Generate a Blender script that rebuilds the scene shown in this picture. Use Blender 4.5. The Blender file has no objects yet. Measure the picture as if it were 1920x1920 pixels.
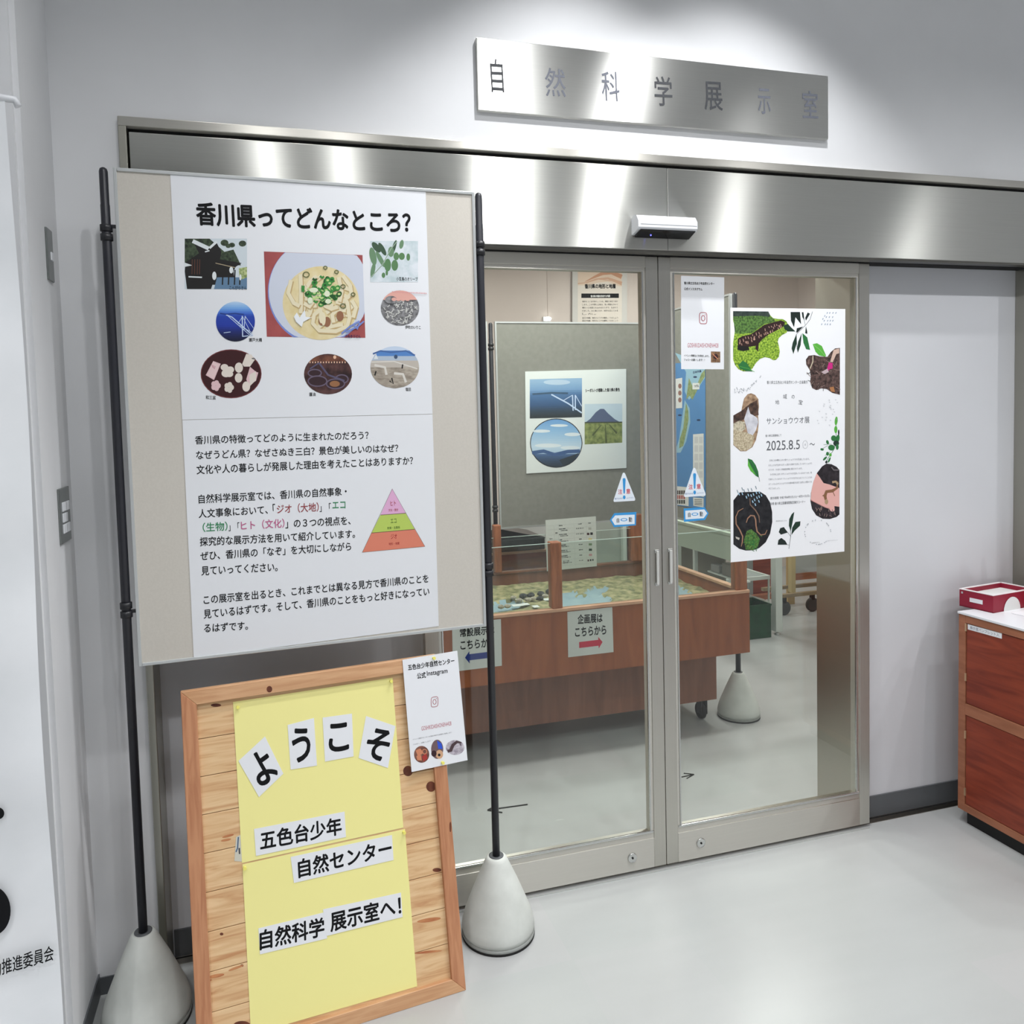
import bpy, bmesh, math, random
from mathutils import Vector, Matrix
random.seed(7)
SC = bpy.context.scene
COL = SC.collection

# ------------------------------------------------------------------ camera
F, YAW, PIT, ROL, H = 1445.478, 0.27349, 0.05329, -0.02709, 1.52168
CX, CY = -50.825, -103.095
cy_, sy_, cp_, sp_ = math.cos(YAW), math.sin(YAW), math.cos(PIT), math.sin(PIT)
FW = Vector((sy_*cp_, cy_*cp_, -sp_)); RT0 = Vector((cy_, -sy_, 0)); UP0 = RT0.cross(FW)
c_, s_ = math.cos(ROL), math.sin(ROL)
RT = c_*RT0 + s_*UP0; UPV = -s_*RT0 + c_*UP0
EYE = Vector((0, 0, H))
cam = bpy.data.cameras.new('camera'); camo = bpy.data.objects.new('camera', cam); COL.objects.link(camo)
camo.matrix_world = Matrix(((RT.x, UPV.x, -FW.x, 0), (RT.y, UPV.y, -FW.y, 0), (RT.z, UPV.z, -FW.z, H), (0, 0, 0, 1)))
cam.sensor_fit = 'HORIZONTAL'; cam.sensor_width = 36; cam.lens = F/1920*36
cam.shift_x = -CX/1920; cam.shift_y = CY/1920; cam.clip_start = .02
SC.camera = camo

# ------------------------------------------------------------------ world, exposure, lights
SC.view_settings.view_transform = 'Standard'; SC.view_settings.look = 'None'
SC.view_settings.gamma = 1; SC.view_settings.use_curve_mapping = False
SC.view_settings.exposure = -0.12
W = bpy.data.worlds.new('world'); SC.world = W; W.use_nodes = True
W.node_tree.nodes['Background'].inputs[0].default_value = (.75, .8, .85, 1)
W.node_tree.nodes['Background'].inputs[1].default_value = .12
LCOL = (.985, .99, 1.0)
def spot(x, y, z, power, half, blend=.35, r=.035, tx=0, ty=0, col=LCOL):
    l = bpy.data.lights.new('downlight_lamp', 'SPOT'); l.energy = power; l.color = col
    l.spot_size = math.radians(half*2); l.spot_blend = blend; l.shadow_soft_size = r
    o = bpy.data.objects.new('downlight_lamp', l); o.location = (x, y, z); o.rotation_euler = (math.radians(ty), math.radians(tx), 0); COL.objects.link(o)
ZC = 3.35
spot(.92, 1.65, ZC-.02, 72, 48, .5, .03)
spot(1.46, 1.65, ZC-.02, 72, 48, .5, .03)
for x, y, e in ((-.02, .85, 26), (.34, .81, 30), (1.235, .85, 38), (2.48, .85, 44), (3.73, .85, 54)):
    spot(x, y, ZC-.02, e, 66, .5, .03)
for x, e in ((-.7, 64), (.6, 26), (1.85, 26), (3.1, 50), (4.2, 54)):
    spot(x, -.4, ZC-.02, e, 60, .35, .04)
for x, e in ((-1.4, 120), (0, 70), (1.4, 60), (2.8, 60), (4.2, 60)):
    spot(x, -2.0, ZC-.02, e, 62, .4, .04)
def area(x, y, z, sx, sy, power, col=(1, .98, .95)):
    l = bpy.data.lights.new('room_lamp', 'AREA'); l.shape = 'RECTANGLE'; l.size = sx; l.size_y = sy; l.energy = power; l.color = col
    o = bpy.data.objects.new('room_lamp', l); o.location = (x, y, z); COL.objects.link(o)
for x, y, e in ((.9, 2.85, 24), (2.6, 2.95, 20), (1.4, 3.7, 22), (3.2, 4.4, 22), (1.0, 5.2, 18), (3.0, 5.4, 18)):
    area(x, y, 2.86, .5, .25, e)

# ------------------------------------------------------------------ materials
def lin(c):
    return tuple(((v/255)/12.92 if v/255 <= .04045 else ((v/255+.055)/1.055)**2.4) for v in c) + (1,)
_m = {}
def M(name, col, rough=.55, metal=0, spec=.4, emit=None, coat=0):
    if name in _m: return _m[name]
    m = bpy.data.materials.new(name); m.use_nodes = True; p = m.node_tree.nodes['Principled BSDF']
    p.inputs['Base Color'].default_value = lin(col); p.inputs['Roughness'].default_value = rough
    p.inputs['Metallic'].default_value = metal; p.inputs['Specular IOR Level'].default_value = spec
    if coat: p.inputs['Coat Weight'].default_value = coat; p.inputs['Coat Roughness'].default_value = .1
    if emit:
        p.inputs['Emission Color'].default_value = lin(emit[0]); p.inputs['Emission Strength'].default_value = emit[1]
    _m[name] = m; return m
def MN(name, c1, c2, scale=(1, 1, 1), freq=8, rough=.55, metal=0, detail=4, lo=.35, hi=.65, spec=.4, bump=0, coat=0, c3=None, voronoi=False, dist=0):
    if name in _m: return _m[name]
    m = M(name, c1, rough, metal, spec, None, coat); nt = m.node_tree
    p = nt.nodes['Principled BSDF']
    tc = nt.nodes.new('ShaderNodeTexCoord'); mp = nt.nodes.new('ShaderNodeMapping'); mp.inputs['Scale'].default_value = scale
    nt.links.new(tc.outputs['Object'], mp.inputs['Vector'])
    if voronoi:
        t = nt.nodes.new('ShaderNodeTexVoronoi'); t.inputs['Scale'].default_value = freq; out = t.outputs['Distance']
    else:
        t = nt.nodes.new('ShaderNodeTexNoise'); t.inputs['Scale'].default_value = freq; t.inputs['Detail'].default_value = detail
        t.inputs['Distortion'].default_value = dist; out = t.outputs['Fac']
    nt.links.new(mp.outputs['Vector'], t.inputs['Vector'])
    r = nt.nodes.new('ShaderNodeValToRGB'); r.color_ramp.elements[0].position = lo; r.color_ramp.elements[1].position = hi
    r.color_ramp.elements[0].color = lin(c1); r.color_ramp.elements[1].color = lin(c2)
    if c3:
        e = r.color_ramp.elements.new((lo+hi)/2); e.color = lin(c3)
    nt.links.new(out, r.inputs['Fac']); nt.links.new(r.outputs['Color'], p.inputs['Base Color'])
    if bump:
        b = nt.nodes.new('ShaderNodeBump'); b.inputs['Strength'].default_value = bump; b.inputs['Distance'].default_value = .002
        nt.links.new(out, b.inputs['Height']); nt.links.new(b.outputs['Normal'], p.inputs['Normal'])
    return m
def brushed(name, col=(205, 205, 200), rough=.36, aniso=.8, brush=(1, .12, .12), sc=(4, 4, 300)):
    """brushed stainless: brush = direction of the grain"""
    m = bpy.data.materials.new(name); m.use_nodes = True; nt = m.node_tree; nt.nodes.clear(); L = nt.links.new
    o = nt.nodes.new('ShaderNodeOutputMaterial'); g = nt.nodes.new('ShaderNodeBsdfAnisotropic')
    g.inputs['Anisotropy'].default_value = aniso
    v = nt.nodes.new('ShaderNodeCombineXYZ')
    for i in range(3): v.inputs[i].default_value = brush[i]
    L(v.outputs[0], g.inputs['Tangent'])
    tc = nt.nodes.new('ShaderNodeTexCoord'); mp = nt.nodes.new('ShaderNodeMapping'); mp.inputs['Scale'].default_value = sc
    t = nt.nodes.new('ShaderNodeTexNoise'); t.inputs['Scale'].default_value = 1; t.inputs['Detail'].default_value = 3
    L(tc.outputs['Object'], mp.inputs['Vector']); L(mp.outputs['Vector'], t.inputs['Vector'])
    r = nt.nodes.new('ShaderNodeMapRange'); r.inputs[3].default_value = rough-.03; r.inputs[4].default_value = rough+.03
    L(t.outputs['Fac'], r.inputs[0]); L(r.outputs[0], g.inputs['Roughness'])
    r2 = nt.nodes.new('ShaderNodeValToRGB'); r2.color_ramp.elements[0].color = lin([c*.97 for c in col]); r2.color_ramp.elements[1].color = lin([min(255, c*1.02) for c in col])
    L(t.outputs['Fac'], r2.inputs['Fac']); L(r2.outputs['Color'], g.inputs['Color']); L(g.outputs[0], o.inputs[0]); return m
def glass(name, tint=(247, 250, 248), f0=.03):
    m = bpy.data.materials.new(name); m.use_nodes = True; nt = m.node_tree; nt.nodes.clear(); L = nt.links.new
    o = nt.nodes.new('ShaderNodeOutputMaterial'); mx = nt.nodes.new('ShaderNodeMixShader')
    tr = nt.nodes.new('ShaderNodeBsdfTransparent'); tr.inputs[0].default_value = lin(tint)
    gl = nt.nodes.new('ShaderNodeBsdfGlossy'); gl.inputs['Roughness'].default_value = .0; gl.inputs[0].default_value = (1, 1, 1, 1)
    g = nt.nodes.new('ShaderNodeNewGeometry'); dt = nt.nodes.new('ShaderNodeVectorMath'); dt.operation = 'DOT_PRODUCT'
    L(g.outputs['Normal'], dt.inputs[0]); L(g.outputs['Incoming'], dt.inputs[1])
    def mt(op, a, b=None):
        n = nt.nodes.new('ShaderNodeMath'); n.operation = op
        for i, v in enumerate((a, b)):
            if v is None: continue
            if isinstance(v, float): n.inputs[i].default_value = v
            else: L(v, n.inputs[i])
        return n.outputs[0]
    q = mt('SUBTRACT', 1.0, mt('ABSOLUTE', dt.outputs['Value'])); p5 = mt('POWER', q, 5.0)
    fr = mt('ADD', mt('MULTIPLY', p5, 1.0-f0), f0)
    L(fr, mx.inputs[0]); L(tr.outputs[0], mx.inputs[1]); L(gl.outputs[0], mx.inputs[2]); L(mx.outputs[0], o.inputs[0]); return m
def floor_mat():
    m = M('floor_vinyl', (205, 207, 206), .22, 0, .5); nt = m.node_tree; p = nt.nodes['Principled BSDF']
    tc = nt.nodes.new('ShaderNodeTexCoord')
    b = nt.nodes.new('ShaderNodeTexBrick'); b.offset = 0; b.inputs['Scale'].default_value = 1
    b.inputs['Brick Width'].default_value = .34; b.inputs['Row Height'].default_value = .34; b.inputs['Mortar Size'].default_value = .0012
    b.inputs['Color1'].default_value = lin((178, 181, 180)); b.inputs['Color2'].default_value = lin((181, 182, 182)); b.inputs['Mortar'].default_value = lin((178, 181, 180))
    nt.links.new(tc.outputs['Object'], b.inputs['Vector'])
    n = nt.nodes.new('ShaderNodeTexNoise'); n.inputs['Scale'].default_value = 3; n.inputs['Detail'].default_value = 6
    mp = nt.nodes.new('ShaderNodeMapping'); mp.inputs['Scale'].default_value = (1, 5, 1)
    nt.links.new(tc.outputs['Object'], mp.inputs['Vector']); nt.links.new(mp.outputs['Vector'], n.inputs['Vector'])
    mx = nt.nodes.new('ShaderNodeMix'); mx.data_type = 'RGBA'; mx.blend_type = 'MULTIPLY'; mx.inputs[0].default_value = .5
    r = nt.nodes.new('ShaderNodeValToRGB'); r.color_ramp.elements[0].position = .3; r.color_ramp.elements[1].position = .7
    r.color_ramp.elements[0].color = lin((248, 248, 248)); r.color_ramp.elements[1].color = lin((255, 255, 255))
    nt.links.new(n.outputs['Fac'], r.inputs['Fac']); nt.links.new(b.outputs['Color'], mx.inputs[6]); nt.links.new(r.outputs['Color'], mx.inputs[7])
    nt.links.new(mx.outputs[2], p.inputs['Base Color'])
    r2 = nt.nodes.new('ShaderNodeMapRange'); r2.inputs[3].default_value = .23; r2.inputs[4].default_value = .29
    nt.links.new(n.outputs['Fac'], r2.inputs[0]); nt.links.new(r2.outputs[0], p.inputs['Roughness'])
    return m
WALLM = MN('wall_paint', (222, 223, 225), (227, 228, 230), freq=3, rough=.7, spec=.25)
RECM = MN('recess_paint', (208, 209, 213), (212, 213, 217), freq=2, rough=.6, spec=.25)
BEIGE = MN('inner_wall_paint', (210, 199, 192), (216, 205, 198), freq=2, rough=.8, spec=.2)
CEILM = M('ceiling_paint', (225, 226, 228), .8)
STEEL = brushed('steel_header', (220, 220, 214), .4, .78)
STEELV = brushed('steel_vertical', (208, 205, 197), .4, .6, (.12, .12, 1), (300, 300, 4))
STEELH = brushed('steel_rail', (206, 203, 195), .4, .6)
STEELR = M('steel_reveal', (190, 186, 176), .38, 1)
BEAD = M('steel_bead', (205, 206, 204), .22, 1)
DARKGAP = M('dark_gap', (8, 8, 8), .8)
BASEB = M('baseboard_vinyl', (92, 95, 98), .45)
THRESH = brushed('threshold_steel', (160, 156, 148), .4, .4)
GLASS = glass('door_glass')
ACRYL = glass('acrylic_sheet', (246, 250, 248), .03)
ACEDGE = M('acrylic_edge', (205, 222, 214), .3)
PAPER = M('white_paper', (232, 234, 238), .55, 0, .35)
PAPER2 = M('plain_paper', (222, 224, 222), .65, 0, .3)
INK = M('black_ink', (14, 15, 18), .6, 0, .2)
POLE = M('black_pole', (38, 39, 46), .38, 0, .5)
COLLAR = M('black_collar', (30, 31, 35), .4, 0, .5)
ALU = M('aluminium_edge', (205, 208, 208), .35, .6)
PANELM = MN('panel_cloth', (204, 199, 190), (208, 203, 194), freq=200, rough=.9, spec=.1)
PANELG = MN('panel_cloth_grey', (134, 134, 127), (140, 140, 133), freq=40, rough=.9, spec=.1)
CONC = MN('concrete', (198, 201, 196), (216, 219, 214), freq=9, rough=.8, detail=8, spec=.2, bump=.15)
CONCD = MN('concrete_grime', (70, 70, 66), (150, 152, 146), freq=60, rough=.9, detail=6, spec=.1)
RUBBER = M('black_rubber', (18, 18, 18), .7)
GREYRING = M('grey_ring', (150, 153, 150), .5)
WOODC = MN('cabinet_wood', (112, 44, 30), (152, 68, 44), (1, 1.2, 9), 3, .38, detail=8, lo=.3, hi=.72, dist=1.2)
WOODF = MN('cabinet_edge_wood', (146, 92, 66), (164, 106, 78), (2, 2, 12), 4, .45, detail=6)
WOODT = MN('table_wood', (138, 76, 46), (164, 96, 58), (9, 6, 1.2), 2.5, .4, detail=8, lo=.3, hi=.75, dist=.8)
WOODT2 = MN('table_low_wood', (126, 82, 64), (144, 96, 74), (9, 6, 1.2), 2.5, .5, detail=8, dist=.6)
WOODL = MN('table_rail_wood', (196, 150, 122), (212, 168, 138), (3, 9, 9), 3, .5)
WOODP = MN('post_wood', (140, 84, 56), (170, 106, 72), (14, 14, 2), 4, .45, detail=6)
PLANK = MN('pine_plank', (196, 144, 100), (232, 200, 156), (1.3, 6, 16), 3.4, .55, detail=8, lo=.26, hi=.7, dist=1.4, c3=(220, 182, 136))
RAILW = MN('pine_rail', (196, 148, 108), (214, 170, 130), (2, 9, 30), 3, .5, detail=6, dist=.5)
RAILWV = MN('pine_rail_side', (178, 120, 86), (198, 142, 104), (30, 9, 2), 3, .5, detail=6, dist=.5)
KNOT = MN('pine_knot', (86, 42, 28), (120, 66, 44), freq=40, rough=.6)
KNOTR = MN('pine_streak', (176, 106, 68), (200, 138, 92), (1, 1, 5), 20, .6)
YELLOW = M('yellow_paper', (243, 236, 158), .7, 0, .2)
PINY = M('yellow_pin', (240, 232, 120), .35)
WHITEPL = M('white_plastic', (226, 228, 232), .35)
BLACKPL = M('black_gloss_plastic', (10, 10, 14), .15)
BLUELED = M('blue_led', (60, 60, 255), .3, emit=((90, 90, 255), 6))
WHITEMET = M('white_metal', (218, 226, 220), .4)
REDBOX = M('crimson_board', (140, 26, 50), .45)
GREENP = MN('green_crate', (4, 56, 30), (8, 72, 40), freq=20, rough=.4)
CLOTH = MN('banner_cloth', (232, 235, 238), (240, 242, 245), freq=5, rough=.85, spec=.1)

# ------------------------------------------------------------------ object helpers
def wl(o):
    return Vector((0, 0, 0)) if o is None else o['_w'] if False else LOC[o.name]
LOC = {}
def tag(o, label=None, cat=None, group=None, kind=None):
    if label: o['label'] = label
    if cat: o['category'] = cat
    if group: o['group'] = group
    if kind: o['kind'] = kind
    return o
def thing(name, loc, label, cat, group=None):
    o = bpy.data.objects.new(name, None); COL.objects.link(o); o.location = loc; o.empty_display_size = .05
    LOC[o.name] = Vector(loc); return tag(o, label, cat, group)
def obj(name, bm, mats, parent=None, smooth=False, label=None, cat=None, group=None, kind=None, origin=None):
    """bm in world coordinates -> one mesh object, placed relative to its parent."""
    if parent is not None: org = LOC[parent.name]
    elif origin is not None: org = Vector(origin)
    else:
        n = max(1, len(bm.verts)); org = Vector((0, 0, 0))
        for v in bm.verts: org += v.co
        org /= n
    bmesh.ops.translate(bm, vec=-org, verts=bm.verts)
    me = bpy.data.meshes.new(name); bm.to_mesh(me); bm.free()
    for m in (mats if isinstance(mats, (list, tuple)) else [mats]): me.materials.append(m)
    if smooth:
        for p in me.polygons: p.use_smooth = True
    o = bpy.data.objects.new(name, me); COL.objects.link(o)
    if parent is not None: o.parent = parent
    else: o.location = org
    LOC[o.name] = org
    return tag(o, label, cat, group, kind)
def nb(): return bmesh.new()
def box(bm, x0, x1, y0, y1, z0, z1, bev=0, mi=0):
    r = bmesh.ops.create_cube(bm, size=1)
    vs = r['verts']
    for v in vs:
        v.co = Vector(((x0+x1)/2+v.co.x*(x1-x0), (y0+y1)/2+v.co.y*(y1-y0), (z0+z1)/2+v.co.z*(z1-z0)))
    fs = list({f for v in vs for f in v.link_faces})
    for f in fs: f.material_index = mi
    if bev:
        es = list({e for v in vs for e in v.link_edges})
        r2 = bmesh.ops.bevel(bm, geom=es, offset=bev, segments=2, affect='EDGES', profile=.5)
        for f in r2['faces']: f.material_index = mi
    return bm
def obox(bm, o, ex, ey, ez, a, b, bev=0, mi=0):
    """box in an oriented frame: o + ex*x + ey*y + ez*z for x in a[0]..b[0] ..."""
    n0 = set(bm.verts)
    box(bm, a[0], b[0], a[1], b[1], a[2], b[2], bev, mi)
    for v in bm.verts:
        if v not in n0:
            c = v.co.copy(); v.co = o + ex*c.x + ey*c.y + ez*c.z
    return bm
def lathe(bm, prof, cx, cy, z0=0, seg=40, mi=0, cap=True, mis=None):
    rings = []
    for r, z in prof:
        rings.append([bm.verts.new((cx+r*math.cos(2*math.pi*i/seg), cy+r*math.sin(2*math.pi*i/seg), z0+z)) for i in range(seg)])
    for k in range(len(rings)-1):
        for i in range(seg):
            f = bm.faces.new((rings[k][i], rings[k][(i+1) % seg], rings[k+1][(i+1) % seg], rings[k+1][i])); f.smooth = True
            f.material_index = mis[k] if mis else mi
    if cap:
        bm.faces.new(rings[0][::-1]).material_index = mis[0] if mis else mi
        bm.faces.new(rings[-1]).material_index = mis[-1] if mis else mi
    return bm
def tube(bm, pts, r, seg=12, mi=0):
    pts = [Vector(p) for p in pts]; rings = []
    for i, p in enumerate(pts):
        d = (pts[min(i+1, len(pts)-1)]-pts[max(i-1, 0)]).normalized()
        a = d.cross(Vector((0, 0, 1)))
        if a.length < .1: a = d.cross(Vector((1, 0, 0)))
        a.normalize(); b = d.cross(a)
        rr = r[i] if isinstance(r, (list, tuple)) else r
        rings.append([bm.verts.new(p+a*rr*math.cos(2*math.pi*k/seg)+b*rr*math.sin(2*math.pi*k/seg)) for k in range(seg)])
    for k in range(len(rings)-1):
        for i in range(seg):
            f = bm.faces.new((rings[k][i], rings[k][(i+1) % seg], rings[k+1][(i+1) % seg], rings[k+1][i])); f.smooth = True; f.material_index = mi
    bm.faces.new(rings[0][::-1]).material_index = mi; bm.faces.new(rings[-1]).material_index = mi
    return bm
def struct(name, bm, m, parent=None, smooth=False):
    o = obj(name, bm, m, parent, smooth)
    if parent is None: o['kind'] = 'structure'
    return o

# ------------------------------------------------------------------ flat printing on real planes
def ray(x, y): return FW + RT*((x-960-CX)/F) - UPV*((y-960-CY)/F)
class Plane:
    """A real plane in the room (point, normal towards the viewer); at() measures where a point of the photo lies on it."""
    def __init__(s, o, n):
        s.o = Vector(o); s.n = Vector(n).normalized()
        if s.n.dot(EYE-s.o) < 0: s.n = -s.n
    def at(s, x, y, off=0.0):
        d = ray(x, y); o = s.o + s.n*off
        return EYE + d*((o-EYE).dot(s.n)/d.dot(s.n))
    def shift(s, off): return Plane(s.o+s.n*off, s.n)
def at_z(x, y, z):
    d = ray(x, y); return EYE + d*((z-H)/d.z)
def at_y(x, y, yy):
    d = ray(x, y); return EYE + d*((yy)/d.y)
def at_x(x, y, xx):
    d = ray(x, y); return EYE + d*((xx)/d.x)
_glyph = {}
def glyph_mesh(text, bold):
    k = text
    if k in _glyph: return _glyph[k]
    cu = bpy.data.curves.new('t', 'FONT'); cu.body = text; cu.size = 1; cu.resolution_u = 4
    ob = bpy.data.objects.new('t', cu); COL.objects.link(ob)
    dg = bpy.context.evaluated_depsgraph_get(); me = bpy.data.meshes.new_from_object(ob.evaluated_get(dg))
    vs = [(v.co.x, v.co.y) for v in me.vertices]; fs = [tuple(p.vertices) for p in me.polygons]
    bpy.data.objects.remove(ob); bpy.data.curves.remove(cu); bpy.data.meshes.remove(me)
    _glyph[k] = (vs, fs); return _glyph[k]
class Draw:
    LAY = 1.0e-5
    def __init__(s, plane, view=(0, 0, 1), off=.0006):
        s.p = plane; s.view = view; s.bm = bmesh.new(); s.mats = []; s.n = 0; s.off = off
    def px(s, q): return (s.view[0]+q[0]/s.view[2], s.view[1]+q[1]/s.view[2])
    def at(s, q):
        x, y = s.px(q); return s.p.at(x, y, s.off+s.n*s.LAY)
    def mi(s, m):
        if m not in s.mats: s.mats.append(m)
        return s.mats.index(m)
    def poly(s, pts, m):
        vs = [s.bm.verts.new(s.at(q)) for q in pts]
        try: f = s.bm.faces.new(vs)
        except ValueError: return s
        f.normal_update()
        if f.normal.dot(s.p.n) < 0: f.normal_flip()
        f.material_index = s.mi(m); s.n += 1; return s
    def rect(s, x0, y0, x1, y1, m): return s.poly([(x0, y0), (x1, y0), (x1, y1), (x0, y1)], m)
    def ell(s, cx, cy, rx, ry, m, rot=0, n=36):
        c, q = math.cos(rot), math.sin(rot)
        return s.poly([(cx+rx*math.cos(t)*c-ry*math.sin(t)*q, cy+rx*math.cos(t)*q+ry*math.sin(t)*c) for t in [2*math.pi*i/n for i in range(n)]], m)
    def band(s, cx, cy, rx, ry, y0, y1, m, n=14):
        y0 = max(y0, cy-ry*.999); y1 = min(y1, cy+ry*.999)
        ys = [y0+(y1-y0)*i/n for i in range(n+1)]; w = [rx*math.sqrt(max(0, 1-((y-cy)/ry)**2)) for y in ys]
        return s.poly([(cx-a, y) for a, y in zip(w, ys)]+[(cx+a, y) for a, y in reversed(list(zip(w, ys)))], m)
    def grad(s, cx, cy, rx, ry, stops, nm, n=22, box=None):
        y0, y1 = stops[0][0], stops[-1][0]
        for i in range(n):
            a = y0+(y1-y0)*i/n; b = y0+(y1-y0)*(i+1)/n; t = (a+b)/2
            for (p, c), (q, e) in zip(stops, stops[1:]):
                if p <= t <= q: k = (t-p)/(q-p); col = tuple(c[j]+(e[j]-c[j])*k for j in range(3))
            m = M('%s_%d' % (nm, i), col, .6)
            if box: s.poly([(box[0], a), (box[1], a+box[2]), (box[1], b+box[2]+.5), (box[0], b+.5)], m)
            else: s.band(cx, cy, rx, ry, a, b+.6, m, 6)
        return s
    def stroke(s, pts, w, m, close=False):
        if close: pts = list(pts)+[pts[0]]
        idx = s.mi(m); L = []; R = []
        for i, p in enumerate(pts):
            a = pts[max(i-1, 0)]; b = pts[min(i+1, len(pts)-1)]
            if close and i in (0, len(pts)-1): a, b = pts[-2], pts[1]
            dx, dy = b[0]-a[0], b[1]-a[1]; l = math.hypot(dx, dy) or 1
            ww = (w[i] if isinstance(w, (list, tuple)) else w)/2
            L.append(s.bm.verts.new(s.at((p[0]-dy/l*ww, p[1]+dx/l*ww)))); R.append(s.bm.verts.new(s.at((p[0]+dy/l*ww, p[1]-dx/l*ww))))
        for i in range(len(pts)-1):
            f = s.bm.faces.new((L[i], L[i+1], R[i+1], R[i])); f.normal_update()
            if f.normal.dot(s.p.n) < 0: f.normal_flip()
            f.material_index = idx
        s.n += 1; return s
    def ring(s, cx, cy, rx, ry, w, m, n=28):
        return s.stroke([(cx+rx*math.cos(2*math.pi*i/n), cy+ry*math.sin(2*math.pi*i/n)) for i in range(n)], w, m, True)
    def text(s, t, L, R, h, m, bold=.0):
        vs0, fs0 = glyph_mesh(t, bold); vs = []; fs = []
        b = max(bold, 0)*1.25
        for ox, oy in (((0, 0),) if b < .003 else ((-b, 0), (b, 0), (0, -b), (0, b), (-b*.7, b*.7), (b*.7, b*.7), (-b*.7, -b*.7), (b*.7, -b*.7))):
            n0 = len(vs); vs += [(x+ox, y+oy, len(vs)//max(1, len(vs0))) for x, y in vs0]; fs += [tuple(i+n0 for i in f) for f in fs0]
        x0 = min(v[0] for v in vs); x1 = max(v[0] for v in vs); y0 = min(v[1] for v in vs); y1 = max(v[1] for v in vs)
        pl, pr = s.at(L), s.at(R); mid = ((L[0]+R[0])/2, (L[1]+R[1])/2)
        ux, uy = R[0]-L[0], R[1]-L[1]; l = math.hypot(ux, uy)
        pc = s.at(mid); eu = pr-pl
        ev = s.p.n.cross(eu).normalized(); ez = s.at((mid[0]+uy/l*h/2, mid[1]-ux/l*h/2))-s.at((mid[0]-uy/l*h/2, mid[1]+ux/l*h/2))
        hh = ez.dot(ev); idx = s.mi(m)
        nv = [s.bm.verts.new(pl+eu*((x-x0)/(x1-x0))+ev*(hh*((y-y0)/(y1-y0)-.5))+s.p.n*(k*6e-6)) for x, y, k in vs]
        for q in fs:
            try: f = s.bm.faces.new([nv[i] for i in q])
            except ValueError: continue
            f.material_index = idx
            f.normal_update()
            if f.normal.dot(s.p.n) < 0: f.normal_flip()
        s.n += 1; return s
    def build(s, name, parent, label=None):
        return obj(name, s.bm, s.mats, parent, label=label)
def sheet_bm(plane, pts, off=.0008, th=.0006, nx=1):
    bm = nb(); fr = [bm.verts.new(plane.at(x, y, off)) for x, y in pts]; bk = [bm.verts.new(plane.at(x, y, off)-plane.n*th) for x, y in pts]
    n = len(pts); bm.faces.new(fr); bm.faces.new(bk[::-1])
    for i in range(n): bm.faces.new((fr[i], bk[i], bk[(i+1) % n], fr[(i+1) % n]))
    bmesh.ops.recalc_face_normals(bm, faces=bm.faces); return bm
def view(v, pts): return [(v[0]+x/v[2], v[1]+y/v[2]) for x, y in pts]
def sheet(name, plane, v, pts, mat, label, cat, group=None, off=.0008, th=.0006):
    """a paper sheet: an Empty at its lower middle, the paper itself as a part"""
    pp = view(v, pts); b = (plane.at(*pp[-1], off)+plane.at(*pp[-2], off))/2
    t = thing(name, b, label, cat, group); obj('paper', sheet_bm(plane, pp, off, th), mat, t); return t

# ================================================================== STRUCTURE
D = 2.246; DW = 2.205; DR = 2.30
XL = -.495
struct('floor', box(nb(), -3, 5.2, -4, 7.2, -.05, 0), floor_mat())
struct('ceiling', box(nb(), -3, 5.2, -4, 2.47, ZC, ZC+.05), CEILM)
struct('ceiling', box(nb(), -3, 5.2, 2.47, 6.4, 2.9, 2.95), M('inner_ceiling_paint', (222, 216, 210), .8))
bm = nb()
box(bm, XL, 5.2, DW, 2.47, 2.312, ZC)
box(bm, XL, -.325, DW, 2.47, 0, 2.312)
box(bm, 2.80, 5.2, DW, 2.47, 0, 2.312)
struct('wall_north', bm, WALLM)
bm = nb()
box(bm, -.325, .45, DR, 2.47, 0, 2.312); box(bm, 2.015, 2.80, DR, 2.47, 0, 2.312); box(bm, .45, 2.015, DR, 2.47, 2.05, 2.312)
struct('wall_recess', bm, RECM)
# steel reveal lining the opening behind the doors
bm = nb(); box(bm, 2.005, 2.015, DR-.004, 2.48, 0, 2.05); box(bm, .45, .46, DR-.004, 2.48, 0, 2.05); box(bm, .46, 2.005, DR-.004, 2.48, 2.04, 2.05)
struct('trim_1', bm, STEELR)
# left pillar whose side is the left wall
bm = nb(); box(bm, -3, XL, 1.93, 2.47, 0, ZC)
e = [e for e in bm.edges if abs(e.verts[0].co.x-XL) < 1e-4 and abs(e.verts[1].co.x-XL) < 1e-4 and abs(e.verts[0].co.y-1.93) < 1e-4 and abs(e.verts[1].co.y-1.93) < 1e-4]
bmesh.ops.bevel(bm, geom=e, offset=.012, segments=4, affect='EDGES')
struct('wall_left', bm, WALLM)
struct('wall_west', box(nb(), -3.1, -3, -4, 2.47, 0, ZC), WALLM)
struct('wall_east', box(nb(), 5.2, 5.3, -4, 2.47, 0, ZC), WALLM)
struct('wall_south', box(nb(), -3, 5.2, -4.1, -4, 0, ZC), WALLM)
bm = nb(); box(bm, -.9, 5.0, 6.3, 6.4, 0, 2.9)
struct('wall_inner_back', bm, BEIGE)
struct('wall_inner_left', box(nb(), -.9, -.8, 2.47, 6.3, 0, 2.9), BEIGE)
struct('wall_inner_right', box(nb(), 4.9, 5.0, 2.47, 6.3, 0, 2.9), BEIGE)
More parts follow.
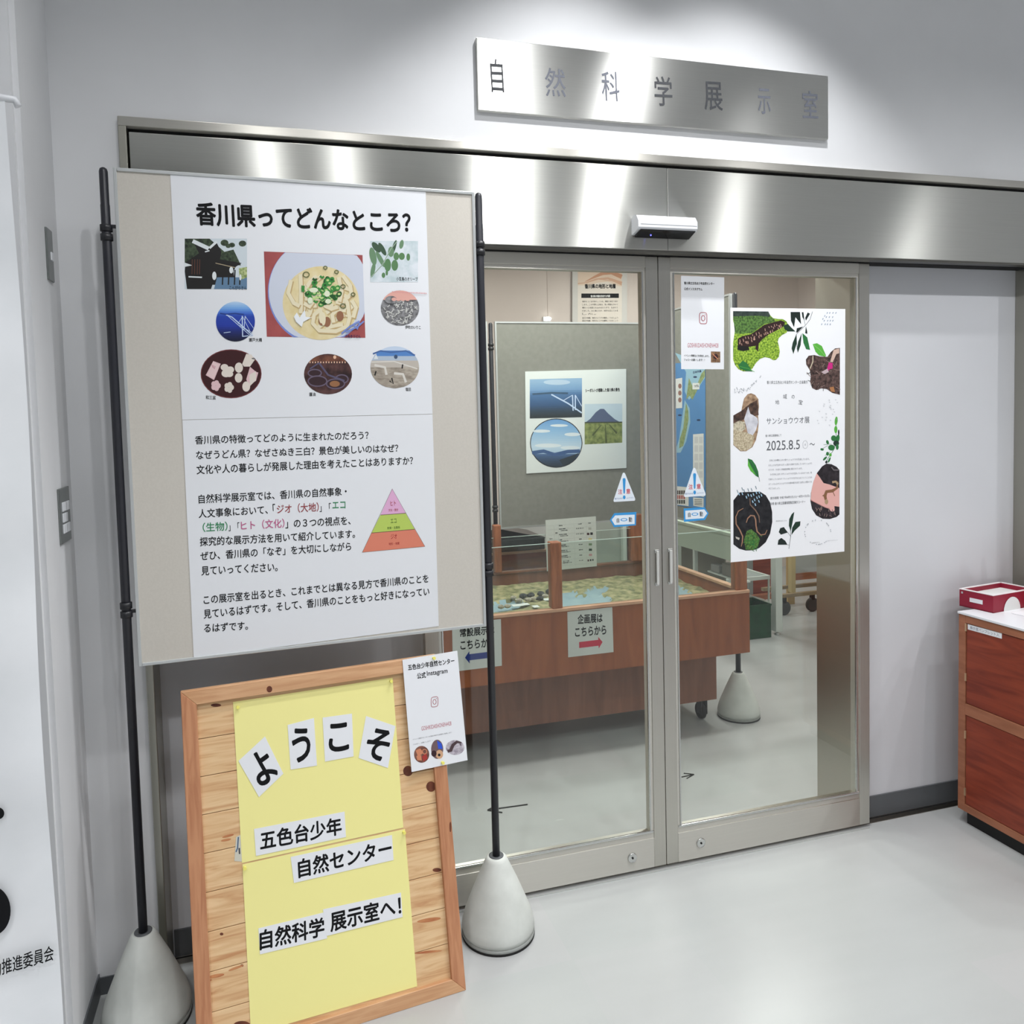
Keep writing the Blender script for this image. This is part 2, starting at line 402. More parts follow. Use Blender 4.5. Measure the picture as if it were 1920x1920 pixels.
# baseboards
struct('baseboard_left', box(nb(), XL, -.338, DW-.004, DW, 0, .048), BASEB)
struct('baseboard_pillar', box(nb(), XL, XL+.004, 1.93, DW-.004, 0, .06), BASEB)
bm = nb(); box(bm, 2.02, 2.757, DR-.006, DR, 0.002, .08); struct('baseboard_right', bm, BASEB)
bm = nb(); box(bm, -.315, .44, DR-.006, DR, 0.002, .08); struct('baseboard_recess', bm, BASEB)
# casing round the whole door recess
bm = nb()
box(bm, -.338, 2.80, 2.188, 2.25, 2.290, 2.314, .002)
struct('trim_2', bm, STEELH)
bm = nb()
box(bm, -.338, -.318, 2.188, DR, 0, 2.290, .002)
box(bm, 2.757, 2.80, 2.188, DR, 0, 2.290, .002)
struct('trim_10', bm, M('steel_jamb', (172, 170, 160), .35, 1))
struct('trim_3', box(nb(), -.318, 2.757, 2.21, 2.24, 2.276, 2.292), DARKGAP)
# header fascia in two lengths
bm = nb(); box(bm, -.314, 1.2305, 2.196, 2.235, 2.024, 2.2775, .0015); box(bm, 1.2315, 2.755, 2.196, 2.235, 2.024, 2.2775, .0015)
struct('trim_4', bm, STEEL)
# bottom lip of header and dark slot under it
bm = nb(); box(bm, -.314, 2.755, 2.200, 2.235, 2.0165, 2.024)
struct('trim_5', bm, M('steel_lip', (120, 118, 112), .3, 1))
struct('trim_6', box(nb(), -.314, 2.755, 2.236, 2.29, 2.0155, 2.03), DARKGAP)
# threshold strips with the black guide slot
bm = nb(); box(bm, -.314, 2.757, 2.262, 2.2845, 0, .002); box(bm, -.314, 2.757, 2.291, DR, 0, .002)
struct('trim_7', bm, THRESH)
struct('trim_8', box(nb(), -.314, 2.757, 2.2845, 2.291, 0, .0015), DARKGAP)
struct('trim_9', box(nb(), .44, 2.03, 2.236, 2.241, 0, .003), M('threshold_edge', (205, 208, 205), .35, .5))

# ------------------------------------------------------------------ sliding doors
def door(name, xa, xb, meet, label):
    """leaf from xa to xb; meet = x of its meeting stile edge"""
    t = bpy.data.objects.new(name, None); COL.objects.link(t); t.location = ((xa+xb)/2, D, 0); LOC[t.name] = Vector(t.location)
    t['kind'] = 'structure'; t['label'] = label; t['category'] = 'door'
    zb, zt = .013, 2.0145; y0, y1 = D, D+.034; right = meet < (xa+xb)/2
    sw = .043
    st = [(xa, xa+sw), (xb-sw, xb)]
    for a, b in st: obj('stile', box(nb(), a, b, y0, y1, zb, zt, .0015), STEELV, t)
    obj('top_rail', box(nb(), xa+sw, xb-sw, y0, y1, 1.979, zt, .001), STEELH, t)
    obj('bottom_rail', box(nb(), xa+sw, xb-sw, y0, y1, zb, .112, .001), STEELH, t)
    gx0, gx1, gz0, gz1 = xa+sw+.012, xb-sw-.012, .139, 1.966
    bm = nb()
    box(bm, xa+sw, xb-sw, y0+.003, y1-.003, 1.966, 1.979); box(bm, xa+sw, xb-sw, y0+.003, y1-.003, .112, .131)
    box(bm, xa+sw, gx0, y0+.003, y1-.003, .131, 1.966); box(bm, gx1, xb-sw, y0+.003, y1-.003, .131, 1.966)
    obj('glazing_frame', bm, STEELH, t)
    bm = nb()
    box(bm, gx0-.010, gx1+.010, y0-.002, y0+.006, .131, .139, .002); box(bm, gx0-.003, gx0+.002, y0, y0+.008, .139, 1.966, .001); box(bm, gx1-.002, gx1+.003, y0, y0+.008, .139, 1.966, .001)
    obj('glazing_bead', bm, BEAD, t)
    bm = nb(); box(bm, gx0, gx1, y0+.010, y0+.016, gz0-.004, gz1+.004); obj('glass_pane', bm, GLASS, t)
    return t
DL = door('door_1', .428, 1.2200, 1.22, 'left glazed steel leaf of the sliding door pair')
DRR = door('door_2', 1.2225, 2.0385, 1.2225, 'right glazed steel leaf of the sliding door pair')
PD = Plane((0, D, 0), (0, -1, 0))          # face of the door leaves
PG = Plane((0, D+.010, 0), (0, -1, 0))     # face of the glass
CLEARP = M('clear_handle', (214, 214, 210), .15, .3)
for t, px0, px1, ya, yb in ((DL, 1226, 1236, 1030, 1098), (DRR, 1250.5, 1261, 1028, 1095)):
    a = PD.at((px0+px1)/2, ya); b = PD.at((px0+px1)/2, yb); w = (PD.at(px1, ya)-PD.at(px0, ya)).length*.42; x = (a.x+b.x)/2
    bm = nb(); box(bm, x-w, x+w, D-.006, D+.001, a.z-.012, a.z, .002); box(bm, x-w, x+w, D-.006, D+.001, b.z, b.z+.010, .002)
    h = obj('handle_mount', bm, BEAD, t)
    bm = nb(); box(bm, x-w*.55, x+w*.55, D-.012, D-.005, b.z+.004, a.z-.004, .002); obj('pull_handle', bm, CLEARP, t)
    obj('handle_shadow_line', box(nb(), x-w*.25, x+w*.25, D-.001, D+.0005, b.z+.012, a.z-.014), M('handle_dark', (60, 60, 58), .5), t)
for t, px, py in ((DL, 1185.5, 1608), (DRR, 1314, 1580)):
    c = PD.at(px, py); bm = nb(); prof = [(.016, 0), (.016, .003), (.0140, .0045), (.0132, .003)]
    lathe(bm, prof, 0, 0, 0, 32)
    for v in bm.verts: v.co = Vector((c.x+v.co.x, D-v.co.z, c.z+v.co.y))
    bmesh.ops.recalc_face_normals(bm, faces=bm.faces)
    k = obj('lock_cylinder', bm, BEAD, t)
    bm = nb(); lathe(bm, [(.0035, 0), (.0035, .0045)], 0, 0, 0, 16)
    for v in bm.verts: v.co = Vector((c.x+v.co.x, D-v.co.z, c.z+v.co.y))
    bmesh.ops.recalc_face_normals(bm, faces=bm.faces)
    obj('keyhole', bm, DARKGAP, k)

# ------------------------------------------------------------------ name plate
PS = Plane((0, 2.190, 0), (0, -1, 0))
sp = [(893.5, 71.5), (1553, 141), (1553, 259), (896, 208)]
c4 = [PS.at(*p) for p in sp]; x0 = (c4[0].x+c4[3].x)/2; x1 = (c4[1].x+c4[2].x)/2; zt = (c4[0].z+c4[1].z)/2; zb = (c4[2].z+c4[3].z)/2
np_ = thing('name_plate', ((x0+x1)/2, 2.19, zb), 'long brushed steel plate with seven brush characters on the wall above the doors', 'sign')
obj('plate', box(nb(), x0, x1, 2.190, DW, zb, zt, .0015), brushed('steel_plate', (222, 222, 218), .44, .74), np_)
d = Draw(PS, (840, 0, 2.5263))
ET = M('etched_letter', (54, 56, 60), .5); ET2 = M('etched_letter_reflection', (100, 103, 113), .5)  # pale copy has the plate's reflections painted into the letter colour
for ch, x, y, h, w, m in (('自', 232, 358, 158, 60, ET), ('然', 508, 390, 135, 96, ET2), ('科', 770, 408, 140, 84, ET2), ('学', 1020, 432, 140, 84, ET), ('展', 1257, 455, 135, 86, ET), ('示', 1498, 480, 120, 60, ET2), ('室', 1716, 495, 130, 74, ET2)):
    d = Draw(PS, (840, 0, 2.5263)); d.text(ch, (x-w/2, y-w*.03), (x+w/2, y+w*.03), h, m, .004); d.build('letter', np_)

# ------------------------------------------------------------------ door sensor
a = at_y(1195, 401, 2.150); b = at_y(1308, 443, 2.150)
sx0, sx1, sz1, sz0 = a.x+.003, b.x, a.z, b.z
se = thing('door_sensor', ((sx0+sx1)/2, 2.196, sz0), 'small white motion sensor box over the meeting door leaves', 'sensor')
bm = nb(); prof = [(2.196, sz0+.006), (2.196, sz1-.003), (2.180, sz1+.004), (2.162, sz1), (2.150, sz1-.018), (2.150, sz0+.022), (2.154, sz0+.016)]
def extr(bm, prof, xa, xb, mi=0):
    A = [bm.verts.new((xa, y, z)) for y, z in prof]; B = [bm.verts.new((xb, y, z)) for y, z in prof]; n = len(prof)
    for i in range(n): bm.faces.new((A[i], A[(i+1) % n], B[(i+1) % n], B[i])).material_index = mi
    bm.faces.new(A[::-1]).material_index = mi; bm.faces.new(B).material_index = mi
    bmesh.ops.recalc_face_normals(bm, faces=bm.faces); return bm
extr(bm, prof, sx0, sx1); obj('housing', bm, WHITEPL, se)
obj('seam', box(nb(), sx0+.008, sx1-.002, 2.1494, 2.151, sz0+.030, sz0+.0312), M('seam_grey', (150, 152, 156), .5), se)
bm = nb(); extr(bm, [(2.152, sz0+.0155), (2.1535, sz0+.013), (2.192, sz0-.001), (2.194, sz0+.006)], sx0+.009, sx1-.006); ln = obj('dark_lens', bm, BLACKPL, se)
bm = nb(); bmesh.ops.create_uvsphere(bm, u_segments=10, v_segments=8, radius=.0022); bmesh.ops.translate(bm, vec=(sx0+.055, 2.176, sz0+.004), verts=bm.verts); obj('led', bm, BLUELED, ln)

# ================================================================== DISPLAY PANEL STAND (foyer)
def cone_base(parent, x, y, s=1.0):
    bm = nb()
    prof = [(.104, .016), (.107, .030), (.104, .048), (.096, .075), (.062, .158), (.033, .222), (.029, .230), (.024, .233)]
    lathe(bm, [(r*s, z*s) for r, z in prof], x, y, 0, 56)
    b = obj('concrete_base', bm, CONC, parent)
    bm = nb(); lathe(bm, [(.1065*s, 0), (.1075*s, .004*s), (.1065*s, .0065*s)], x, y, 0, 56); obj('rubber_ring', bm, RUBBER, b)
    bm = nb(); lathe(bm, [(.106*s, .0065*s), (.107*s, .009*s), (.107*s, .0145*s), (.105*s, .016*s)], x, y, 0, 56); obj('base_rim', bm, GREYRING, b)
    bm = nb(); lathe(bm, [(.021*s, .228*s), (.0215*s, .235*s), (.018*s, .237*s), (.013*s, .234*s)], x, y, 0, 32); obj('pole_socket', bm, M('socket_grey', (92, 95, 98), .4), b)
    return b
def pole(parent, x, y, z0, z1, collars, r=.0108):
    bm = nb(); lathe(bm, [(r, z0), (r, z1-.09), (r*.93, z1-.088), (r*.93, z1-.010), (r*.75, z1-.003), (r*.35, z1)], x, y, 0, 24)
    p = obj('pole', bm, POLE, parent)
    for zc in collars:
        bm = nb()
        for dz in (0, -.022):
            lathe(bm, [(r*.98, zc+dz-.009), (r*1.32, zc+dz-.008), (r*1.32, zc+dz+.007), (r*.98, zc+dz+.008)], x, y, 0, 24)
        obj('pole_collar', bm, COLLAR, p)
    return p
A = Vector((-.357, 2.073, 0)); B = Vector((.595, 2.115, 0))
EX = (B-A).normalized(); EN = Vector((EX.y, -EX.x, 0))      # towards the viewer
PP = Plane(A+EN*.009, EN)                                    # front face of the panel
st = thing('display_panel_stand', (A+B)/2, 'tall notice panel on two black poles with concrete cone bases, before the left wall', 'display stand')
for P, cl in ((A, ((195, 436), (238, 1143))), (B, ((904, 466), (918, 1067)))):
    pl = Plane(P, (0, -1, 0)); cone_base(st, P.x, P.y)
    pole(st, P.x, P.y, .225, 2.146, [pl.at(*c).z+.011 for c in cl])
q = [PP.at(*p) for p in ((209.5, 316), (891, 357), (911, 1170), (262, 1255))]
u0 = ((q[0]-A).dot(EX)+(q[3]-A).dot(EX))/2; u1 = ((q[1]-A).dot(EX)+(q[2]-A).dot(EX))/2
zt = (q[0].z+q[1].z)/2; zb = (q[2].z+q[3].z)/2
O = A.copy(); EZ = Vector((0, 0, 1)); fw = .008
obj('panel_board', obox(nb(), O, EX, -EN, EZ, (u0+fw, -.005, zb+fw), (u1-fw, .010, zt-fw)), PANELM, st)
for a, b in (((u0, -.009, zb), (u0+fw, .012, zt)), ((u1-fw, -.009, zb), (u1, .012, zt)), ((u0+fw, -.009, zt-fw), (u1-fw, .012, zt)), ((u0+fw, -.009, zb), (u1-fw, .012, zb+fw))):
    obj('panel_edge', obox(nb(), O, EX, -EN, EZ, a, b, .0012), ALU, st)
for uu, zz in ((0, zt-.14), (0, zb+.14), ((B-A).length, zt-.14), ((B-A).length, zb+.14)):
    xa = (.010, u0+.002) if uu == 0 else (u1-.002, uu-.010)
    obj('bracket_pin', obox(nb(), O, EX, -EN, EZ, (min(xa), -.003, zz-.004), (max(xa), .003, zz+.004)), COLLAR, st)
PB = Plane(A+EN*.005, EN)                                    # panel board surface

def photo_mat(name, *a, **k): return MN('photo_'+name, *a, **k)
# ---- upper poster
V2 = (300, 340, 3.5556)
up = sheet('poster', PB, (0, 0, 1), [(319, 323), (798, 353), (811, 776), (341.6, 787)], PAPER, 'large white poster with nine small photos and a big heading, upper sheet on the panel', 'poster', off=.0012)
OFF = .0015
d = Draw(PB, V2, OFF); d.text('香川県ってどんなところ？', (240, 216), (1672, 277), 152, INK, .026)
for t, L, R, h in (('こんぴらさん', (462, 709), (578, 712), 24), ('小豆島のオリーブ', (1575, 650), (1718, 652), 26), ('瀬戸大橋', (592, 1057), (680, 1057), 26), ('さぬきうどん', (1232, 1032), (1337, 1035), 24),
                   ('伊吹のいりこ', (1635, 972), (1738, 974), 24), ('和三盆', (305, 1440), (372, 1442), 26), ('醤油', (995, 1420), (1037, 1419), 25), ('塩田', (1637, 1386), (1672, 1386), 24)):
    if t not in ('こんぴらさん', '小豆島のオリーブ', 'さぬきうどん'): d.text(t, L, R, h, INK, .01)
d.build('lettering', up)
# shrine
d = Draw(PB, V2, OFF)
DK = M('photo_black', (22, 20, 20), .6); DG = photo_mat('darkgreen', (24, 34, 24), (70, 86, 62), freq=120); SKYW = M('photo_white', (222, 228, 230), .6)
d.rect(165, 382, 580, 718, M('photo_paleblue', (206, 216, 222), .6))
d.poly([(165, 382), (330, 382), (430, 470), (430, 560), (165, 560)], DG)
for x, y, r in ((430, 410, 26), (480, 425, 20), (550, 415, 25), (455, 430, 18)): d.ell(x, y, r, r*.8, DG)
d.poly([(430, 470), (490, 455), (540, 560), (430, 560)], DG)
d.poly([(215, 390), (330, 450), (375, 405), (410, 470), (400, 520), (545, 545), (505, 570), (490, 600), (500, 690), (350, 690), (340, 718), (180, 718), (165, 600), (170, 540), (260, 480)], DK)
d.stroke([(218, 398), (325, 448)], 26, SKYW); d.stroke([(330, 445), (378, 402)], 16, SKYW); d.stroke([(300, 470), (330, 462)], 8, SKYW)
d.poly([(160, 540), (215, 560), (165, 570)], SKYW)
d.poly([(380, 640), (580, 640), (580, 718), (360, 718)], M('photo_blueground', (96, 128, 158), .6))
for x in (420, 460, 500, 535): d.stroke([(x, 590), (x-4, 690)], 9, DK)
d.poly([(525, 580), (580, 570), (580, 640), (530, 660)], photo_mat('bushes', (120, 140, 80), (196, 206, 150), freq=150))
for x in (215, 232, 250, 265): d.stroke([(x, 520), (x-2, 620)], 5, M('photo_redbrown', (90, 52, 40), .6))
d.stroke([(190, 636), (280, 640)], 9, SKYW); d.stroke([(370, 545), (500, 575)], 5, M('photo_gold', (176, 160, 130), .6))
d.ell(362, 630, 14, 28, SKYW); d.ell(475, 592, 13, 22, SKYW); d.ell(536, 640, 7, 20, SKYW)
d.text('こんぴらさん', (462, 709), (578, 712), 24, INK, .01)
d.build('printed_photo', up, 'photo of a dark shrine building')
# olives
d = Draw(PB, V2, OFF)
LG = M('photo_leaf', (104, 138, 104), .6); LG2 = M('photo_leaf_dark', (58, 84, 62), .6); OLV = M('photo_olive', (88, 128, 84), .6)
d.rect(1402, 398, 1720, 672, photo_mat('mist', (190, 206, 210), (222, 228, 234), freq=40))
for x, y, rx, ry, r, m in ((1442, 440, 42, 20, .9, LG2), (1482, 452, 16, 48, -.5, LG2), (1420, 500, 22, 60, -.2, LG), (1470, 520, 15, 60, -.5, LG), (1420, 590, 14, 50, .2, LG), (1560, 440, 12, 50, .3, LG2), (1610, 420, 14, 30, .2, LG), (1540, 470, 20, 34, 0, LG)):
    d.ell(x, y, rx, ry, m, r)
d.stroke([(1405, 640), (1480, 560), (1540, 450), (1580, 400)], 6, M('photo_twig', (150, 168, 150), .6))
for x, y, rx, ry in ((1518, 558, 22, 42), (1565, 560, 22, 36), (1575, 500, 18, 26), (1612, 500, 20, 24), (1655, 505, 12, 24), (1490, 626, 12, 18), (1512, 610, 8, 18)): d.ell(x, y, rx, ry, OLV)
d.text('小豆島のオリーブ', (1575, 650), (1718, 652), 26, INK, .01)
d.build('printed_photo', up, 'photo of green olives on a twig')
# noodles (crop 440,460 scale 7.3846)
d = Draw(PB, (440, 460, 7.3846), OFF)
RT_ = photo_mat('redtable', (150, 70, 72), (170, 84, 82), freq=18); BOWL = M('photo_bowl', (206, 212, 226), .6); BLU = M('photo_blueline', (120, 140, 206), .6)
d.poly([(405, 85), (1770, 135), (1810, 1280), (445, 1265)], RT_)
def oval(cx, cy, rx, ry, n=60): return [(cx+rx*math.cos(2*math.pi*i/n), cy+ry*math.sin(2*math.pi*i/n)) for i in range(n)]
def clip(pts): return [(min(max(x, 405+(y-85)*.033), 1770+(y-135)*.035), min(max(y, 88+(x-405)*.036), 1272)) for x, y in pts]
d.poly(clip(oval(1160, 640, 700, 730)), BLU); d.poly(clip(oval(1172, 625, 700, 720)), BOWL)
d.poly(oval(1195, 800, 530, 510), photo_mat('broth', (222, 204, 150), (232, 218, 176), freq=30))
ND = M('photo_noodle', (232, 222, 190), .6); ND2 = M('photo_noodle_shade', (196, 170, 122), .6)
random.seed(3)
for k in range(26):
    t = random.uniform(0, 6.28); r = random.uniform(150, 430); cx, cy = 1195+r*math.cos(t)*.9, 830+r*math.sin(t)*.85
    a = random.uniform(0, 6.28); L = random.uniform(120, 260); cv = random.uniform(-1, 1)
    pts = [(cx+math.cos(a+cv*(s-.5))*L*(s-.5), cy+math.sin(a+cv*(s-.5))*L*(s-.5)) for s in (0, .2, .4, .6, .8, 1)]
    pts = [p for p in pts if ((p[0]-1195)/500)**2+((p[1]-800)/480)**2 < 1]
    if len(pts) > 2:
        d.stroke([(x+10, y+14) for x, y in pts], 62, ND2); d.stroke(pts, 52, ND)
for pts in ([(910, 400), (920, 640), (915, 940)], [(780, 480), (740, 660), (820, 800), (900, 840)], [(1200, 880), (1100, 960), (1080, 1080), (1170, 1180), (1400, 1190), (1560, 1120), (1590, 1000), (1560, 800), (1530, 740)],
            [(1540, 900), (1420, 890), (1350, 960), (1370, 1070)], [(1440, 440), (1480, 640), (1450, 780)], [(1500, 420), (1600, 560), (1620, 700)], [(1620, 760), (1680, 860), (1640, 1000)], [(1240, 830), (1340, 880), (1430, 850)], [(960, 800), (1040, 850), (1080, 780)]):
    d.stroke([(x+12, y+16) for x, y in pts], 60, ND2); d.stroke(pts, 54, ND)
for x, y in ((1210, 1040), (1280, 1060), (1460, 980)): d.ell(x, y, 50, 70, M('photo_brown', (150, 104, 76), .6))
for x, y, r in ((1200, 990, 34), (1230, 1020, 30)): d.ell(x, y, r, 90, ND)
G1 = M('photo_scallion', (60, 140, 62), .6); G2 = M('photo_scallion_dark', (30, 84, 36), .6); G3 = M('photo_scallion_pale', (190, 216, 140), .6)
for k in range(64):
    t = random.uniform(0, 6.28); r = 235*math.sqrt(random.random()); x, y = 1215+r*math.cos(t), 640+r*math.sin(t)*.85
    if random.random() < .5: d.ell(x, y, 42, 34, random.choice((G1, G2, G1)), random.uniform(0, 3)); d.ell(x, y, 20, 15, random.choice((G3, G2)), 0)
    else: d.stroke([(x-30, y-20), (x, y+5), (x+26, y-14)], 30, random.choice((G1, G3, G2)))
for x, y, rx, ry in ((1095, 620, 60, 34), (1280, 670, 40, 42), (1045, 765, 36, 46), (1295, 775, 40, 34)): d.ell(x, y, rx, ry, M('photo_cream', (228, 236, 206), .6))
for x, y, r in ((990, 405, 42), (1255, 310, 24), (1410, 368, 26), (1500, 570, 30), (1500, 840, 36), (1640, 680, 26)): d.ring(x, y, r, r*.85, 13, M('photo_ringgreen', (96, 104, 60), .6), 20)
d.poly([(925, 555), (970, 560), (965, 650), (925, 640)], G1)
d.poly([(860, 930), (900, 1000), (970, 890), (985, 990), (1060, 1000), (950, 1060), (930, 1130), (850, 1060), (820, 990)], M('photo_glare', (236, 240, 244), .6))
for pts in ([(1480, 1220), (1600, 1120), (1730, 1050)], [(1540, 1200), (1700, 1130), (1790, 1050)], [(1640, 1090), (1700, 1160), (1730, 1070)]): d.stroke(pts, 22, BLU)
d.text('さぬきうどん', (1530, 1258), (1745, 1262), 44, M('photo_navy', (30, 26, 80), .6), .015)
d.build('printed_photo', up, 'large photo of a white bowl of thick noodles topped with spring onion')
# dried sardines
d = Draw(PB, V2, OFF)
d.ell(1600, 845, 128, 118, photo_mat('darkgrey', (92, 92, 94), (150, 150, 152), freq=90))
for k in range(150):
    t = random.uniform(0, 6.28); r = math.sqrt(random.random()); x, y = 1600+108*r*math.cos(t), 852+100*r*math.sin(t); a = random.uniform(0, 3.1)
    d.stroke([(x-11*math.cos(a), y-11*math.sin(a)), (x+11*math.cos(a), y+11*math.sin(a))], 5, M('photo_fish', (208, 208, 204), .6) if k % 3 else M('photo_fishgrey', (128, 128, 128), .6))
d.band(1600, 845, 128, 118, 728, 790, M('photo_skin', (224, 168, 156), .6)); d.ell(1540, 790, 40, 26, photo_mat('darkgrey', (0, 0, 0), (0, 0, 0)))
for x in (1560, 1590, 1620, 1650): d.ell(x, 786, 16, 12, M('photo_skin', (0, 0, 0)))
for k in range(22): d.stroke([(1548+k*10.6, 733+k*.5), (1554+k*10.6, 740+k*.5)], 5, M('photo_redcaption', (214, 150, 150), .6))
d.build('printed_photo', up, 'round photo of small dried fish')
# bridge (round)
d = Draw(PB, V2, OFF)
cx, cy, rx, ry = 503, 935, 130, 133
d.grad(cx, cy, rx, ry, [(802, (186, 212, 238)), (850, (110, 164, 226)), (880, (64, 106, 200)), (900, (34, 66, 168)), (960, (30, 56, 160)), (1010, (20, 34, 100)), (1068, (8, 12, 40))], 'bridge_blue')
WL = M('photo_whiteline', (196, 214, 240), .6)
d.stroke([(440, 890), (480, 905), (560, 975), (620, 1030)], 7, WL); d.stroke([(450, 895), (610, 1035)], 4, WL)
d.stroke([(548, 897), (551, 1032)], 7, WL); d.stroke([(568, 897), (560, 990)], 5, WL)
for a, b in (((568, 900), (628, 985)), ((550, 900), (600, 1000)), ((548, 905), (520, 950)), ((530, 960), (620, 1012))): d.stroke([a, b], 3, WL)
d.stroke([(425, 1010), (470, 1004)], 4, WL); d.stroke([(548, 1034), (590, 1030)], 6, WL)
d.stroke([(400, 880), (440, 886), (500, 880), (560, 888)], 8, M('photo_bluehill', (38, 66, 140), .6))
d.build('printed_photo', up, 'round photo of a white bridge over blue sea')
# sweets
d = Draw(PB, V2, OFF)
d.ell(474, 1283, 203, 163, M('photo_marooned', (110, 50, 52), .6)); d.ell(474, 1283, 197, 157, M('photo_maroon', (58, 18, 22), .5))
CR = M('photo_sweet', (226, 216, 206), .6); PK = M('photo_sweetpink', (224, 190, 194), .6)
d.poly([(355, 1198), (405, 1216), (360, 1325), (305, 1292)], PK)
d.poly([(352, 1205), (398, 1220), (357, 1316), (313, 1290)], M('photo_sweetpink2', (230, 202, 202), .6))
for k in range(4): d.stroke([(345+k*8, 1220+k*4), (350+k*4, 1240+k*4)], 4, M('photo_pinkline', (196, 140, 150), .6))
for a in ((430, 1240, 26, 22), (468, 1256, 26, 22), (440, 1280, 30, 26), (462, 1285, 26, 20)): d.ell(*a, CR)
d.ell(526, 1242, 27, 34, CR); d.ell(524, 1310, 25, 32, CR)
d.poly([(548, 1218), (575, 1150), (610, 1155), (632, 1190), (600, 1235), (560, 1235)], CR); d.stroke([(612, 1180), (635, 1185)], 8, M('photo_greyleaf', (110, 110, 110), .6))
d.poly([(600, 1236), (640, 1270), (655, 1275), (640, 1330), (590, 1360), (575, 1320)], PK); d.poly([(595, 1290), (640, 1265), (640, 1325), (600, 1365)], CR)
d.ell(575, 1368, 26, 34, CR)
for cx0, cy0, m in ((372, 1362, PK), (460, 1374, CR)):
    for k in range(5): d.ell(cx0+17*math.cos(k*1.257), cy0+19*math.sin(k*1.257), 16, 18, m)
d.build('printed_photo', up, 'oval photo of small pale sugar sweets on a dark red tray')
# soy sauce vats
d = Draw(PB, V2, OFF)
d.ell(1120, 1285, 160, 135, photo_mat('vats', (38, 20, 22), (92, 60, 58), freq=40))
d.band(1120, 1285, 158, 133, 1160, 1200, photo_mat('rafters', (88, 50, 40), (130, 80, 58), freq=60))
for k in range(14): d.stroke([(1000+k*18, 1200+(k % 3)), (1000+k*18, 1212)], 7, M('photo_lamp', (232, 190, 160), .6))
d.ell(1165, 1172, 10, 12, M('photo_lamp', (0, 0, 0)))
for a in ((1032, 1278, 44, 24), (1050, 1332, 62, 34), (1212, 1318, 42, 28), (1170, 1350, 60, 32)):
    d.ell(*a, M('photo_vat', (54, 34, 40), .5)); d.ring(*a, 8, M('photo_vatrim', (104, 92, 112), .5))
d.ell(1165, 1350, 34, 20, M('photo_vatglow', (150, 104, 70), .5))
d.stroke([(1060, 1210), (1120, 1290), (1230, 1330)], 12, M('photo_vatplank', (90, 84, 110), .5)); d.stroke([(1060, 1210), (1000, 1250)], 9, M('photo_vatplank', (0, 0, 0)))
d.build('printed_photo', up, 'oval photo of dark soy sauce vats')
# salt field
d = Draw(PB, V2, OFF)
cx, cy, rx, ry = 1565, 1240, 162, 140
for y0, y1, m in ((1100, 1128, M('photo_sky1', (196, 212, 232), .6)), (1128, 1165, M('photo_sea1', (84, 132, 196), .6)), (1165, 1195, M('photo_town', (176, 190, 206), .6)), (1195, 1240, M('photo_dam', (190, 182, 172), .6)), (1240, 1382, photo_mat('sand', (140, 130, 118), (180, 170, 156), (1, 1, 3), 50))):
    d.band(cx, cy, rx, ry, y0, y1+1, m)
d.stroke([(1420, 1150), (1470, 1130), (1540, 1140), (1640, 1130), (1700, 1160)], 10, M('photo_hill1', (70, 104, 160), .6))
d.stroke([(1410, 1205), (1560, 1200), (1716, 1250)], 8, M('photo_pale', (216, 212, 204), .6))
for p in ([(1430, 1225), (1500, 1240), (1510, 1290)], [(1560, 1280), (1620, 1285), (1640, 1340)]): d.stroke(p, 16, M('photo_pale', (0, 0, 0)))
for p in ([(1440, 1265), (1432, 1295)], [(1618, 1220), (1614, 1248)], [(1545, 1310), (1555, 1350), (1530, 1330)]): d.stroke(p, 9, DK)
d.ell(1572, 1170, 12, 14, M('photo_bluegrey', (60, 80, 110), .6)); d.poly([(1440, 1150), (1455, 1185), (1425, 1185)], SKYW)
d.build('printed_photo', up, 'oval photo of a salt field by the sea')
# ---- lower poster
V3 = (300, 770, 3.0)
lo = sheet('poster', PB, (0, 0, 1), [(342, 787.8), (811, 776.8), (822.7, 1174), (363.3, 1233.5)], PAPER, 'large white poster of black Japanese text with a three-coloured pyramid, lower sheet on the panel', 'poster', off=.0012)
d = Draw(PB, V3, OFF)
TR = M('text_red', (150, 62, 66), .6); TG = M('text_green', (36, 132, 82), .6); TP = M('text_pink', (190, 92, 138), .6)
for t, L, R, h, m in (
 ('香川県の特徴ってどのように生まれたのだろう？', (197, 166), (1173, 138), 48, INK), ('なぜうどん県？なぜさぬき三白？景色が美しいのはなぜ？', (203, 250), (1340, 210), 48, INK),
 ('文化や人の暮らしが発展した理由を考えたことはありますか？', (205, 333), (1423, 280), 50, INK), ('自然科学展示室では、香川県の自然事象・', (217, 498), (1050, 453), 50, INK),
 ('人文事象において、', (217, 580), (606, 556), 50, INK), ('「', (634, 545), (648, 544), 40, INK), ('ジオ（大地）', (657, 555), (893, 541), 52, TR), ('」「', (897, 547), (962, 542), 46, INK), ('エコ', (970, 533), (1043, 530), 38, TG),
 ('（生物）', (240, 657), (380, 649), 52, TG), ('」「', (385, 655), (447, 651), 46, INK), ('ヒト（文化）', (455, 647), (700, 632), 52, TP), ('」の３つの視点を、', (705, 637), (1072, 617), 50, INK),
 ('探究的な展示方法を用いて紹介しています。', (224, 738), (1097, 692), 50, INK), ('ぜひ、香川県の「なぞ」を大切にしながら', (227, 818), (1075, 763), 50, INK), ('見ていってください。', (232, 902), (662, 879), 50, INK),
 ('この展示室を出るとき、これまでとは異なる見方で香川県のことを', (245, 1065), (1510, 943), 50, INK), ('見ているはずです。そして、香川県のことをもっと好きになってい', (245, 1145), (1515, 1016), 50, INK), ('るはずです。', (248, 1224), (495, 1208), 48, INK)):
    d.text(t, L, R, h, m, .01)
d.build('lettering', lo)
